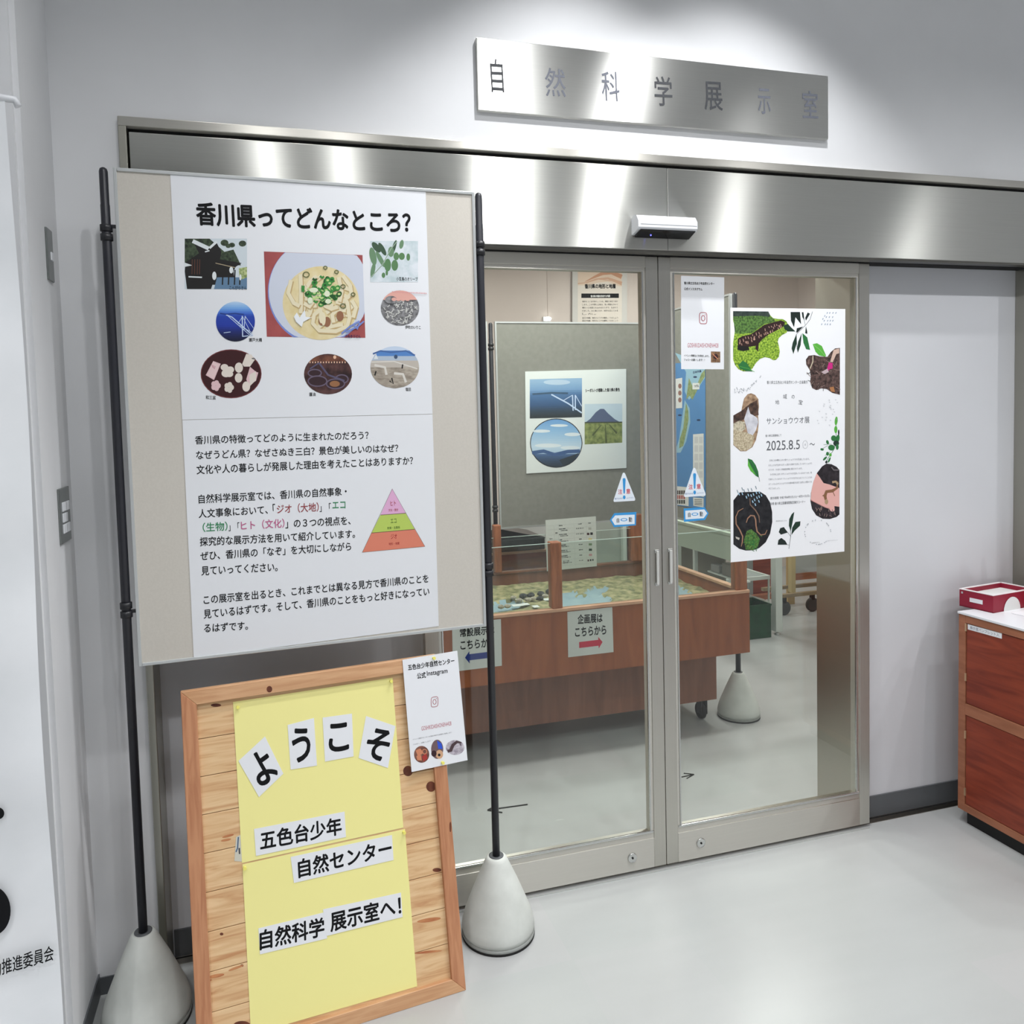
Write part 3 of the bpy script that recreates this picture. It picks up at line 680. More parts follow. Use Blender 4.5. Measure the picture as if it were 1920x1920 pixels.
d = Draw(PB, V3, OFF); LN = M('thin_outline', (90, 70, 60), .6)
d.poly([(1306, 440), (1382, 577), (1240, 587)], M('pyramid_pink', (226, 176, 212), .6)); d.poly([(1240, 587), (1382, 577), (1433, 667), (1190, 688)], M('pyramid_lime', (186, 208, 100), .6)); d.poly([(1190, 688), (1433, 667), (1490, 764), (1138, 797)], M('pyramid_salmon', (222, 132, 108), .6))
d.stroke([(1306, 440), (1490, 764), (1138, 797)], 3, LN, True); d.stroke([(1240, 587), (1382, 577)], 3, LN); d.stroke([(1190, 688), (1433, 667)], 3, LN)
DR_ = M('text_darkred', (160, 30, 40), .6); DG_ = M('text_darkgreen', (60, 100, 30), .6)
for t, L, R, h, m in (('ヒト', (1296, 522), (1327, 519), 27, DR_), ('文化・歴史', (1285, 560), (1340, 557), 15, DR_), ('エコ', (1297, 622), (1330, 619), 24, DG_), ('気候・生態系', (1278, 661), (1350, 656), 15, DG_), ('ジオ', (1298, 709), (1333, 706), 27, DR_), ('地形・地質', (1287, 750), (1347, 746), 15, DR_)):
    d.text(t, L, R, h, m, .008)
d.build('printed_diagram', lo, 'pyramid in pink, lime and salmon bands')

# ================================================================== WOODEN NOTICE BOARD
BL0 = Vector((-.217, 1.851, 0)); BR0 = Vector((.447, 1.920, 0)); LEAN = .185; BH = .875
BX = (BR0-BL0).normalized(); BKd = Vector((-BX.y, BX.x, 0)); BZ = Vector((0, 0, 1))*math.cos(LEAN)+BKd*math.sin(LEAN); BY = BX.cross(BZ)*-1
BY = BZ.cross(BX)                                            # away from viewer
if BY.dot(EYE-BL0) > 0: BY = -BY
BWD = (BR0-BL0).length; rw = .036
nbd = thing('wooden_notice_board', (BL0+BR0)/2, 'knotty pine welcome board in a mitred frame leaning on the floor under the panel', 'notice board')
bm = nb(); npk = 9; ph = (BH-2*rw+.01)/npk
for k in range(npk):
    obox(bm, BL0, BX, BY, BZ, (rw-.004, .012, rw-.005+k*ph+.0008), (BWD-rw+.004, .022, rw-.005+(k+1)*ph-.0008), .0008)
obj('plank_panel', bm, PLANK, nbd)
def mitre(pts, y0, y1, m):
    bm = nb(); f = [bm.verts.new(BL0+BX*x+BZ*z+BY*y0) for x, z in pts]; b = [bm.verts.new(BL0+BX*x+BZ*z+BY*y1) for x, z in pts]
    bm.faces.new(f); bm.faces.new(b[::-1])
    for i in range(4): bm.faces.new((f[i], b[i], b[(i+1) % 4], f[(i+1) % 4]))
    bmesh.ops.recalc_face_normals(bm, faces=bm.faces)
    bmesh.ops.bevel(bm, geom=[e for e in bm.edges], offset=.0012, segments=1, affect='EDGES')
    return obj('frame_rail', bm, m, nbd)
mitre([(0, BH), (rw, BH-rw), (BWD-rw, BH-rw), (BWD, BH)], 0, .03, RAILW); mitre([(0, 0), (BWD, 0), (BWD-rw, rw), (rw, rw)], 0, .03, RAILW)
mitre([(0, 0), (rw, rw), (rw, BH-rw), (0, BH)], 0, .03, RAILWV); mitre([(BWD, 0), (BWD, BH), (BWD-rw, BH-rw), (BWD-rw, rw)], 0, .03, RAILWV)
for u in (.06, BWD-.09):
    top = BL0+BX*u+BZ*(BH-.05)+BY*.034; bot = BL0+BX*u+BKd*.30; ax = (top-bot).normalized(); sd = BX; nn = ax.cross(sd)
    obj('rear_leg', obox(nb(), bot, sd, nn, ax, (0, -.008, .004), (.03, .008, (top-bot).length)), RAILWV, nbd)
PKP = Plane(BL0+BY*.012, BY); PFR = Plane(BL0, BY)           # plank face and frame face
V5 = (330, 1200, 2.6667)
d = Draw(PKP, V5, .0003)
for x, y, rx, ry in ((1160, 655, 24, 26), (1275, 733, 24, 26), (228, 1470, 9, 7), (200, 326, 26, 8), (330, 1925, 42, 20), (1305, 1150, 22, 10), (330, 1628, 8, 6)): d.ell(x, y, rx, ry, KNOT)
for x, y, rx, ry, r in ((200, 1680, 42, 9, -.2), (150, 1705, 30, 7, -.2), (260, 980, 30, 6, -.25), (1265, 1400, 60, 10, -.15), (300, 1640, 40, 6, -.35), (1260, 1560, 70, 6, -.1), (250, 1000, 26, 6, -.2)): d.ell(x, y, rx, ry, KNOTR, r)
d.build('knots', nbd)
d = Draw(PFR, V5, .0003); d.ell(467, 246, 14, 16, KNOT); d.ell(1372, 935, 5, 26, KNOT); d.build('knots', nbd)
def card(name, pts, tx, label, cat='sign', group=None, off=.0022, mat=None, bold=.02):
    t = sheet(name, PKP, V5, pts, mat or PAPER, label, cat, group, off=off)
    d = Draw(PKP, V5, off+.0002)
    for a in tx: d.text(*a, INK, bold)
    d.build('lettering', t); return t
ys1 = sheet('yellow_paper', PKP, V5, [(285, 310), (1083, 188), (1137, 938), (330, 1115)], YELLOW, 'upper of two yellow sheets pinned to the wooden board, with four tilted letter cards', 'paper', off=.0012)
ys2 = sheet('yellow_paper', PKP, V5, [(332, 1122), (1145, 945), (1206, 1732), (375, 1973)], YELLOW, 'lower yellow sheet pinned to the wooden board, bare along its bottom half', 'paper', off=.0012)
# the character よ etc, turned as the cards are
card('letter_card', [(312, 605), (445, 482), (537, 668), (415, 785)], [('よ', (384, 668), (482, 606), 165)], 'white card with the letter よ, leftmost and most tilted on the yellow sheet', group='letter cards')
card('letter_card', [(558, 425), (690, 390), (705, 628), (573, 648)], [('う', (580, 532), (672, 516), 172)], 'white card with the letter う, second from the left on the yellow sheet', group='letter cards')
card('letter_card', [(733, 388), (880, 368), (888, 582), (745, 608)], [('こ', (763, 492), (865, 480), 142)], 'white card with the letter こ, third from the left on the yellow sheet', group='letter cards')
card('letter_card', [(950, 380), (1097, 430), (1060, 640), (913, 590)], [('そ', (955, 507), (1066, 535), 160)], 'white card with the letter そ, rightmost on the yellow sheet', group='letter cards')
card('paper_strip', [(390, 945), (843, 858), (850, 985), (400, 1080)], [('五色台少年', (420, 1006), (828, 927), 92)], 'white strip reading 五色台少年 at the foot of the upper yellow sheet')
card('paper_strip', [(573, 1085), (1080, 975), (1088, 1100), (590, 1215)], [('自然センター', (610, 1145), (1078, 1037), 92)], 'white strip reading 自然センター at the top of the lower yellow sheet')
card('paper_strip', [(412, 1442), (742, 1362), (756, 1492), (420, 1572)], [('自然科学', (418, 1502), (742, 1432), 98)], 'longer white strip reading 自然科学, left of the 展示室へ strip')
card('paper_strip', [(735, 1347), (1125, 1263), (1133, 1385), (752, 1480)], [('展示室へ！', (770, 1412), (1125, 1325), 98)], 'white strip reading 展示室へ！ with an exclamation mark, at the right on the lower yellow sheet', off=.0026)
# leaflet pinned over the right top corner
VI = (740, 1200, 6.857)
ins = sheet('pinned_leaflet', PFR, VI, [(100, 255), (805, 138), (937, 1545), (218, 1698)], PAPER, 'white leaflet with three round photos pinned over the wooden board\'s upper right corner', 'leaflet', off=.0025, th=.001)
d = Draw(PFR, VI, .0028)
d.text('五色台少年自然センター', (170, 355), (768, 264), 74, INK, .02); d.text('公式', (287, 465), (400, 448), 78, INK, .02); d.text('Instagram', (415, 440), (680, 402), 78, INK, .01)
TRD = M('text_rose', (190, 110, 122), .6); d.text('GOSHIKIDAISHONEN4428', (345, 1140), (728, 1070), 52, TRD)
GT = M('text_grey', (130, 130, 134), .6)
d.text('イベント情報やセンターの活動の様子を定期的に投稿します！', (232, 1280), (735, 1187), 18, GT); d.text('フォロー、お願いします！！', (237, 1345), (485, 1292), 18, GT)
GLY = M('logo_rose', (176, 112, 120), .6)
def glyph(d, cx, cy, w, h, sl, lw, m):
    pts = []
    for k in range(24):
        t = 2*math.pi*k/24; c, s = math.cos(t), math.sin(t); e = .45
        x = math.copysign(abs(c)**e, c)*w/2; y = math.copysign(abs(s)**e, s)*h/2; pts.append((cx+x, cy+y+x*sl))
    d.stroke(pts, lw, m, True); d.ring(cx, cy, w*.24, h*.24, lw, m, 20); d.ell(cx+w*.27, cy-h*.3+w*.27*sl, lw*.6, lw*.7, m)
glyph(d, 513, 795, 88, 128, -.15, 8, GLY)
d.build('lettering', ins)
for k, (cx, cy, rx, ry) in enumerate(((347, 1470, 98, 108), (547, 1405, 78, 123), (777, 1382, 120, 95))):
    d = Draw(PFR, VI, .0028)
    if k == 0:
        d.ell(cx, cy, rx, ry, photo_mat('craft', (96, 56, 48), (140, 96, 80), freq=60)); d.poly([(270, 1420), (330, 1395), (370, 1450), (300, 1500)], M('photo_terracotta', (206, 134, 100), .6)); d.poly([(280, 1490), (340, 1480), (350, 1550), (290, 1545)], M('photo_terracotta', (0, 0, 0))); d.poly([(350, 1500), (410, 1450), (420, 1530), (370, 1560)], M('photo_red', (166, 52, 46), .6)); d.ring(385, 1435, 28, 30, 10, M('photo_terracotta', (0, 0, 0)))
    elif k == 1:
        d.ell(cx, cy, rx, ry, M('photo_greybrown', (110, 88, 92), .6)); d.poly([(545, 1290), (600, 1330), (618, 1400), (560, 1400)], M('photo_royal', (44, 84, 206), .6)); d.ell(575, 1470, 48, 56, M('photo_tan', (206, 164, 130), .6)); d.ell(572, 1478, 17, 18, DK); d.ell(505, 1460, 34, 40, M('photo_darkred', (52, 28, 34), .6))
    else:
        d.ell(cx, cy, rx, ry, photo_mat('gravel', (150, 140, 152), (206, 200, 208), freq=120)); d.stroke([(680, 1430), (720, 1420), (750, 1350), (800, 1310), (860, 1320)], [40, 44, 42, 36, 16], M('photo_newt', (74, 56, 60), .5)); d.stroke([(840, 1330), (850, 1360)], 10, M('photo_newt', (0, 0, 0)))
    d.build('printed_photo', ins)
# pins
def pin(plane, x, y, off, label):
    c = plane.at(*view(V5, [(x, y)])[0], off); bm = nb(); n = plane.n; a = BX; b = n.cross(a)
    lathe(bm, [(.0035, 0), (.0035, .0015), (.002, .003), (.0022, .007), (.0045, .0085), (.004, .0105)], 0, 0, 0, 16)
    for v in bm.verts: v.co = c + a*v.co.x + b*v.co.y + n*v.co.z
    bmesh.ops.recalc_face_normals(bm, faces=bm.faces)
    obj('push_pin', bm, PINY, label=label, cat='push pin', group='yellow push pins', origin=c)
pin(PKP, 308, 335, .0018, 'yellow push pin in the top left corner of the upper yellow sheet'); pin(PKP, 1073, 205, .0018, 'yellow push pin in the top right corner of the upper yellow sheet')
pin(PKP, 343, 1137, .0018, 'yellow push pin in the top left corner of the lower yellow sheet'); pin(PKP, 1138, 960, .0018, 'yellow push pin in the top right corner of the lower yellow sheet')
pin(PFR, 1287, 90, .003, 'yellow push pin at the top edge of the white leaflet'); pin(PFR, 1331, 612, .003, 'yellow push pin at the bottom edge of the white leaflet')
ts = sheet('tape_scrap', PKP, V5, [(300, 985), (322, 975), (330, 1108), (292, 1105)], M('tape_clear', (206, 204, 190), .3), 'torn scrap of tape with blue print left beside the yellow sheets on the wooden board', 'tape', off=.0008)
d = Draw(PKP, V5, .0012); d.stroke([(312, 985), (308, 1040), (300, 1060)], 6, M('tape_blue', (70, 96, 130), .5)); d.stroke([(316, 1040), (318, 1070)], 7, M('tape_dark', (60, 62, 66), .5)); d.build('printed_mark', ts)

# ================================================================== BANNER AND SWITCHES (left)
bn = Vector((.9726, .2323, 0)); bo = at_y(73, 1200, 1.70); PBN = Plane((bo.x, bo.y, 0), Vector((bn.y, -bn.x, 0)))
bz1 = PBN.at(20, 190).z; bz0 = .05; bnr = Vector((bn.y, -bn.x, 0)); ub = .55
bt = thing('banner', (bo.x-bn.x*.3, bo.y-bn.y*.3, 0), 'white creased cloth banner hanging at the left edge from a white rod', 'banner')
bm = nb(); NX, NZ = 24, 60; g = []
for j in range(NZ+1):
    row = []
    for i in range(NX+1):
        u = -ub*i/NX; z = bz0+(bz1-bz0)*j/NZ
        w = .004*math.sin(z*9+u*6)+.003*math.sin(u*30+z*3)+.0022*math.sin(z*23+1.3)
        ed = .004*math.sin(z*5) if i == 0 else 0
        row.append(bm.verts.new(Vector((bo.x, bo.y, 0))+bn*(u+ed)+Vector((0, 0, z))+bnr*w))
    g.append(row)
for j in range(NZ):
    for i in range(NX): bm.faces.new((g[j][i], g[j][i+1], g[j+1][i+1], g[j+1][i])).smooth = True
obj('cloth', bm, CLOTH, bt)
V8 = (0, 1200, 2.6667); d = Draw(PBN, V8, .010); d.text('動推進委員会', (-45, 1652), (268, 1563), 76, INK, .008); d.build('lettering', bt)
d = Draw(PBN, (0, 0, 1), .010); d.ell(-3, 1525, 11, 11, INK); d.ell(-14, 1708, 34, 46, INK); d.build('printed_mark', bt)
rz = PBN.at(20, 186).z; ra = Vector((bo.x, bo.y, rz))
bm = nb(); tube(bm, [ra-bn*.6, ra-bn*.01, ra+bn*.012, ra+bn*.018-Vector((0, 0, .012))], .007, 12); obj('rod', bm, WHITEPL, bt)
bm = nb(); tube(bm, [ra-bn*.6+Vector((0, 0, .05)), Vector((ra.x-bn.x*.6, ra.y-bn.y*.6, .02))], .011, 12); obj('banner_pole', bm, WHITEPL, bt)
bm = nb(); lathe(bm, [(.15, 0), (.15, .02), (.03, .03)], ra.x-bn.x*.6, ra.y-bn.y*.6, 0, 32); obj('pole_foot', bm, WHITEPL, bt)
SWM = M('switch_plate_metal', (134, 138, 136), .35, .8)
PL_ = Plane((XL, 2, 0), (1, 0, 0))
def switch_plate(ya0, ya1, z0, z1, rocks, label):
    t = thing('switch_plate', (XL, (ya0+ya1)/2, z0), label, 'light switch')
    obj('plate', box(nb(), XL, XL+.005, ya0, ya1, z0, z1, .0015), SWM, t)
    for a, b, c, e in rocks: obj('switch_rocker', box(nb(), XL+.004, XL+.008, a, b, c, e, .001), WHITEPL, t)
    return t
a = PL_.at(82, 421); b = PL_.at(100, 526)
switch_plate(2.085, 2.135, 1.878, 2.003, [(2.108, 2.126, 1.928, 1.948)], 'narrow steel switch plate with one white switch, upper one on the left wall')
a = PL_.at(106, 918); b = PL_.at(133, 1012)
y0, y1 = 2.062, 2.160; w = (y1-y0)
rk = []
for c_i in range(3):
    for r_i in range(3):
        if c_i == 2 and r_i == 1: continue
        ya = y0+w*(.2+.22*c_i); za = 1.262+.027*r_i
        rk.append((ya, ya+w*.19, za, za+.022))
switch_plate(y0, y1, 1.238, 1.373, rk, 'wide steel switch plate with rows of white switches, lower one on the left wall')

# ================================================================== CABINET (right)
CXF = 2.362; cy1 = 2.176; cy0 = 1.50; czt = .776; czb = .052
cb = thing('storage_cabinet', (CXF+.2, (cy0+cy1)/2, 0), 'reddish brown wooden cabinet with two doors and a white top by the right wall', 'cabinet')
obj('carcass', box(nb(), CXF+.012, CXF+.42, cy0, cy1, czb, czt-.008), WOODF, cb)
obj('worktop', box(nb(), CXF-.004, CXF+.425, cy0-.003, cy1+.002, czt-.008, czt, .001), WHITEPL, cb)
obj('plinth', box(nb(), CXF+.022, CXF+.40, cy0+.02, cy1-.02, 0, czb), M('plinth_black', (14, 14, 15), .5), cb)
ew = .028
zm0 = at_x(1800, 1333, CXF).z; zm1 = at_x(1800, 1318, CXF).z
for a, b, c, e in ((cy1-ew, cy1, czb, czt-.009), (cy0, cy0+ew, czb, czt-.009), (cy0+ew, cy1-ew, czt-.036, czt-.009), (cy0+ew, cy1-ew, czb, czb+.026), (cy0+ew, cy1-ew, zm0-.006, zm1+.006)):
    obj('front_rail', box(nb(), CXF, CXF+.014, a, b, c, e, .001), WOODF, cb)
HNG = M('hinge_brass', (196, 164, 130), .35, .6)
for z0, z1, hz in ((zm1+.008, czt-.038, (.08, .26)), (czb+.028, zm0-.008, (.03, .24))):
    dr = obj('cabinet_door', box(nb(), CXF+.003, CXF+.013, cy0+ew+.002, cy1-ew-.002, z0, z1, .001), WOODC, cb)
    for h in hz: obj('hinge', box(nb(), CXF-.001, CXF+.004, cy1-ew-.004, cy1-ew+.002, z0+h, z0+h+.028), HNG, dr)
PC = Plane((CXF+.003, 0, 0), (-1, 0, 0))
V4 = (1700, 980, 8.727)
ls = sheet('name_label', PC, V4, [(998, 1660), (1558, 1812), (1555, 1900), (1000, 1745)], PAPER, 'small white label strip with faint Japanese text on the upper cabinet door', 'label', off=.001)
d = Draw(PC, V4, .0013); d.text('展示室パンフレット入', (1035, 1713), (1515, 1842), 50, M('text_bluegrey', (110, 124, 140), .6)); d.build('lettering', ls)
# crimson tray
tz = czt; c0 = at_z(1824, 1142, tz); c1 = at_z(1862, 1149, tz)
tr = thing('document_tray', ((c0.x+c1.x)/2+.1, c0.y-.05, tz), 'crimson board letter tray with a white rim standing on the cabinet', 'tray')
ex = Vector((1, .12, 0)).normalized(); ey = Vector((-.12, 1, 0)).normalized()
fl = at_z(1862, 1150, tz); TW, TD, TH, th = .225, .125, .062, .006
O = fl.copy()
obj('tray_floor', obox(nb(), O, ex, ey, EZ, (0, 0, 0), (TW, TD, .004)), REDBOX, tr)
for a, b in (((0, 0, 0), (th, TD, TH)), ((TW-th, 0, 0), (TW, TD, TH)), ((th, TD-th, 0), (TW-th, TD, TH))): obj('tray_side', obox(nb(), O, ex, ey, EZ, a, b), REDBOX, tr)
obj('tray_front', obox(nb(), O, ex, ey, EZ, (th, 0, 0), (TW-th, th, TH)), REDBOX, tr)
RIMM = M('tray_rim_white', (232, 226, 226), .5)
for a, b in (((-.001, -.001, TH), (th+.001, TD+.001, TH+.003)), ((th, TD-th, TH), (TW, TD+.001, TH+.003)), ((th, -.001, TH), (TW, th, TH+.003)), ((TW-th, 0, TH), (TW+.001, TD, TH+.003))): obj('tray_rim', obox(nb(), O, ex, ey, EZ, a, b), RIMM, tr)
obj('tray_lining', obox(nb(), O, ex, ey, EZ, (th, th, .004), (TW-th, TD-th, .045)), PAPER2, tr)
obj('label_holder', obox(nb(), O, ex, ey, EZ, (-.002, TD*.30, TH*.38), (0, TD*.68, TH*.62)), WHITEPL, tr)
obj('rivet', obox(nb(), O, ex, ey, EZ, (-.002, TD-.014, TH-.014), (0, TD-.008, TH-.007)), ALU, tr)
bm = nb(); prof = [(.10+.045*math.cos(t), .048*math.sin(t)) for t in [math.pi*k/12 for k in range(13)]]
fa = [bm.verts.new(O+ex*(x)+ey*(-.0015)+EZ*z) for x, z in prof]; bm.faces.new(fa); obj('finger_cutout', bm, PAPER2, tr)
# papers on the cabinet
for k, (u, v, a, lb) in enumerate(((.10, -.10, .1, 'white leaflet lying nearest the cabinet corner, below the crimson tray'), (.17, -.15, -.15, 'white leaflet lying second from the cabinet corner'), (.24, -.12, .3, 'white leaflet at the frame edge on the cabinet top'))):
    e1 = Vector((math.cos(a), math.sin(a), 0)); e2 = Vector((-math.sin(a), math.cos(a), 0)); o = O+ex*u+ey*v
    obj('leaflet', obox(nb(), o, e1, e2, EZ, (-.05, -.07, .0005+k*.0015), (.05, .07, .0015+k*.0015)), PAPER, label=lb, cat='leaflet', group='leaflets on the cabinet')
# wooden rack behind the tray
ra_ = at_x(1910, 1103, CXF+.29)
rk_ = thing('leaflet_rack', (CXF+.35, cy1-.07, czt), 'orange brown wooden rack standing at the back of the cabinet top, at the frame edge', 'rack')
ORW = MN('rack_wood', (176, 84, 50), (196, 100, 62), (3, 3, 10), 4, .5)
bm = nb(); extr(bm, [(cy1-.02, czt), (cy1-.02, czt+.20), (cy1-.09, czt+.34), (cy1-.105, czt+.34), (cy1-.16, czt)], CXF+.285, CXF+.297); obj('rack_side', bm, ORW, rk_)
obj('rack_back', box(nb(), CXF+.297, CXF+.42, cy1-.030, cy1-.02, czt, czt+.20), ORW, rk_)

# ================================================================== EXHIBITION ROOM BEHIND THE GLASS
TX0, TX1, TY0, TY1, TZ, TZB = .45, 2.135, 3.10, 3.90, .672, .381
tb = thing('display_table', ((TX0+TX1)/2, (TY0+TY1)/2, 0), 'long reddish wooden display table on casters holding a relief landscape, behind the glass doors', 'table')
obj('front_board', box(nb(), TX0, TX1, TY0, TY0+.02, TZB, TZ-.008), WOODT, tb)
obj('side_board', box(nb(), TX1-.02, TX1, TY0+.02, TY1, TZB, TZ-.008), WOODT, tb); obj('side_board', box(nb(), TX0, TX0+.02, TY0+.02, TY1, TZB, TZ-.008), WOODT, tb)
obj('rear_board', box(nb(), TX0+.02, TX1-.02, TY1-.02, TY1, TZB, TZ+.01), WOODT2, tb)
obj('table_bed', box(nb(), TX0+.02, TX1-.02, TY0+.02, TY1-.02, TZB, .57), WOODT2, tb)
for a in ((TX0, TX1, TY0-.004, TY0+.03), (TX1-.03, TX1+.003, TY0+.03, TY1), (TX0-.003, TX0+.03, TY0+.03, TY1)): obj('top_rail', box(nb(), *a, TZ-.008, TZ+.006, .002), WOODL, tb)
obj('top_rail', box(nb(), TX0, TX1, TY1-.03, TY1+.004, TZ+.01, TZ+.022, .002), WOODT2, tb)
obj('lower_box', box(nb(), .5, 2.05, 3.25, 3.80, .115, TZB), WOODT2, tb)
def post(x0, x1, y0, y1, z0, z1): return obj('corner_post', box(nb(), x0, x1, y0, y1, z0, z1, .004), WOODP, tb)
p0 = at_y(1033.5, 1140, 3.117).x; p1 = at_y(1053, 1140, 3.117).x
post(p0, p1, 3.100, 3.15, TZ+.006, .968)
post(2.068, 2.128, 3.105, 3.15, TZ+.006, .968)
r0 = at_y(925, 1030, 3.88).x; r1 = at_y(938.5, 1030, 3.88).x; post(r0, r1, 3.86, 3.90, TZ+.022, at_y(932, 984, 3.88).z)
r0 = at_y(1181, 1010, 3.88).x; r1 = at_y(1203, 1010, 3.88).x; post(r0, r1, 3.86, 3.90, TZ+.022, at_y(1190, 964, 3.88).z)
for cx in (.62, 2.005):
    for cyy in (3.31, 3.72):
        bm = nb(); lathe(bm, [(.036, -.011), (.040, -.008), (.040, .008), (.036, .011)], 0, 0, 0, 28)
        for v in bm.verts: v.co = Vector((cx+v.co.z, cyy+.012+v.co.x, .040+v.co.y))
        bmesh.ops.recalc_face_normals(bm, faces=bm.faces); w = obj('caster_wheel', bm, RUBBER, tb)
        bm = nb(); box(bm, cx-.018, cx-.013, cyy-.02, cyy+.022, .03, .112); box(bm, cx+.013, cx+.018, cyy-.02, cyy+.022, .03, .112); box(bm, cx-.024, cx+.024, cyy-.024, cyy+.024, .106, .115); obj('caster_fork', bm, M('caster_dark', (44, 44, 46), .4, .6), tb)
for nm, a in (('front', (TX0+.02, 2.068, 3.112, 3.116)), ('rear', (TX0+.03, TX1-.04, 3.872, 3.876))):
    z1 = .962 if nm == 'front' else at_y(1000, 1004, 3.874).z
    obj('acrylic_guard', box(nb(), *a, TZ+.006, z1), ACRYL, tb); obj('guard_edge', box(nb(), *a, z1, z1+.0025), ACEDGE, tb)
# relief landscape
PT = Plane((0, 0, .605), (0, 0, 1))
def inpoly(x, y, P):
    c = False; n = len(P); j = n-1
    for i in range(n):
        if (P[i][1] > y) != (P[j][1] > y) and x < (P[j][0]-P[i][0])*(y-P[i][1])/(P[j][1]-P[i][1])+P[i][0]: c = not c
        j = i
    return c
from mathutils import noise as MNZ
sea = [[(PT.at(880+x/5.333, 880+y/5.333).x, PT.at(880+x/5.333, 880+y/5.333).y) for x, y in P] for P in (
    [(900, 1225), (1020, 1215), (1100, 1225), (1060, 1270), (1200, 1265), (1140, 1235), (1250, 1185), (1340, 1175), (1395, 1195), (1370, 1230), (1310, 1250), (1400, 1280), (1430, 1320), (1300, 1350), (900, 1400)],
    [(200, 1350), (330, 1325), (450, 1320), (560, 1330), (480, 1390), (300, 1420), (150, 1470)])]
pr0 = [PT.at(1240+x/6.4, 900+y/6.4) for x, y in ((190, 1270), (230, 1280), (375, 1370), (390, 1400), (190, 1410))]
sea.append([(p.x, p.y) for p in pr0])
bm = nb(); NX, NY = 150, 70; G = []
for j in range(NY+1):
    row = []
    for i in range(NX+1):
        x = TX0+.021+(TX1-.042-TX0)*i/NX; y = TY0+.021+(TY1-.042-TY0)*j/NY
        s = any(inpoly(x, y, P) for P in sea)
        h = .607+.014*MNZ.fractal(Vector((x*5, y*5, 0)), 1.0, 2.0, 5)+.006*MNZ.noise(Vector((x*25, y*25, 3)))
        h += .012*max(0, (y-3.55)/.3)
        row.append(bm.verts.new((x, y, .598 if s else max(h, .601))))
    G.append(row)
for j in range(NY):
    for i in range(NX):
        f = bm.faces.new((G[j][i], G[j][i+1], G[j+1][i+1], G[j+1][i])); c = f.calc_center_median()
        f.material_index = 1 if any(inpoly(c.x, c.y, P) for P in sea) else 0; f.smooth = True
tm = obj('relief_landscape', bm, [MN('relief_land', (112, 112, 80), (180, 168, 130), freq=26, rough=.85, detail=8, c3=(148, 144, 104)), MN('relief_sea', (138, 162, 174), (156, 178, 186), freq=12, rough=.5)], label='relief model of green land and pale blue sea set into the display table', cat='model', origin=((TX0+TX1)/2, 3.5, .57))
# stones and cards on the relief
random.seed(11)
STN = MN('stone_dark', (40, 40, 42), (84, 82, 80), freq=60, rough=.7); STP = MN('stone_pale', (150, 140, 122), (196, 190, 176), freq=50, rough=.8)
spots = [(540, 1300, 1, 'flat dark grey stone, leftmost of the dark stones on the relief'), (617, 1293, 1, 'dark stone second from the left on the relief'), (716, 1277, 1, 'largest rounded dark stone on the relief'), (706, 1326, 1, 'dark stone lying below the largest rounded one on the relief'), (800, 1252, 1, 'dark stone half hidden behind the wooden post'),
         (500, 1345, 0, 'pale stone beside a white card, left of the others on the relief'), (590, 1340, 0, 'pale stone under the second dark stone'), (640, 1330, 0, 'pale brown stone between the dark stones'), (380, 1405, 0, 'pale stone at the left front of the relief'), (320, 1412, 0, 'small pale stone at the far left front of the relief'), (760, 1300, 0, 'pale stone next to the wooden post'), (440, 1318, 0, 'pale stone on the blue water at the left')]
for x, y, dk, lb in spots:
    p = PT.at(880+x/5.333, 880+y/5.333); bm = nb(); bmesh.ops.create_icosphere(bm, subdivisions=2, radius=.0165 if dk else .0135)
    for v in bm.verts:
        k = 1+.3*MNZ.noise(v.co*60+Vector((x, y, 0))); v.co = Vector((v.co.x*k*1.25, v.co.y*k, max(v.co.z*k*.75, -.010)))
    bmesh.ops.translate(bm, vec=(p.x, p.y, .623), verts=bm.verts)
    obj('stone', bm, STN if dk else STP, label=lb, cat='stone', group='stones on the relief', origin=(p.x, p.y, .611))
for k, (x, y, w, lb) in enumerate(((480, 1385, .05, 'white card at the front of the relief, left of the post'), (560, 1375, .035, 'small white card under the pale stone on the relief'), (790, 1325, .05, 'white card leaning by the wooden post on the relief'), (665, 1398, .03, 'tiny white card nearest the front rail'), (500, 1330, .03, 'white card between pale stones at the left of the relief'))):
    p = PT.at(880+x/5.333, 880+y/5.333); obj('stone_card', box(nb(), p.x-w/2, p.x+w/2, p.y-.02, p.y+.02, .617, .6185), PAPER2, label=lb, cat='card', group='cards on the relief')
# signs on the table front
PTF = Plane((0, TY0, 0), (0, -1, 0)); VT = (960, 940, 5.0526)
SGN = M('sign_paper', (206, 210, 206), .5)
s1 = sheet('direction_sign', PTF, VT, [(525, 1048), (950, 1003), (962, 1428), (533, 1478)], SGN, 'white sign with a red arrow pointing right on the display table front', 'sign', off=.002, th=.0015)
d = Draw(PTF, VT, .0023); d.text('企画展は', (622, 1118), (858, 1102), 92, INK, .022); d.text('こちらから', (597, 1240), (893, 1215), 88, INK, .022); d.build('lettering', s1)
d = Draw(PTF, VT, .0023); d.poly([(636, 1333), (818, 1312), (816, 1284), (858, 1332), (822, 1394), (820, 1368), (637, 1390)], M('arrow_red', (196, 44, 72), .5)); d.build('arrow', s1, 'red arrow pointing right')
VS = (820, 1120, 13.714)
s2 = sheet('direction_sign', PTF, VS, [(378, 690), (1635, 560), (1660, 1758), (405, 1915)], SGN, 'white sign with a blue arrow pointing left, behind the black pole', 'sign', off=.002, th=.0015)
d = Draw(PTF, VS, .0023); d.text('常設展示は', (578, 915), (1470, 830), 225, INK, .022); d.text('こちらから', (592, 1235), (1460, 1150), 230, INK, .022); d.build('lettering', s2)
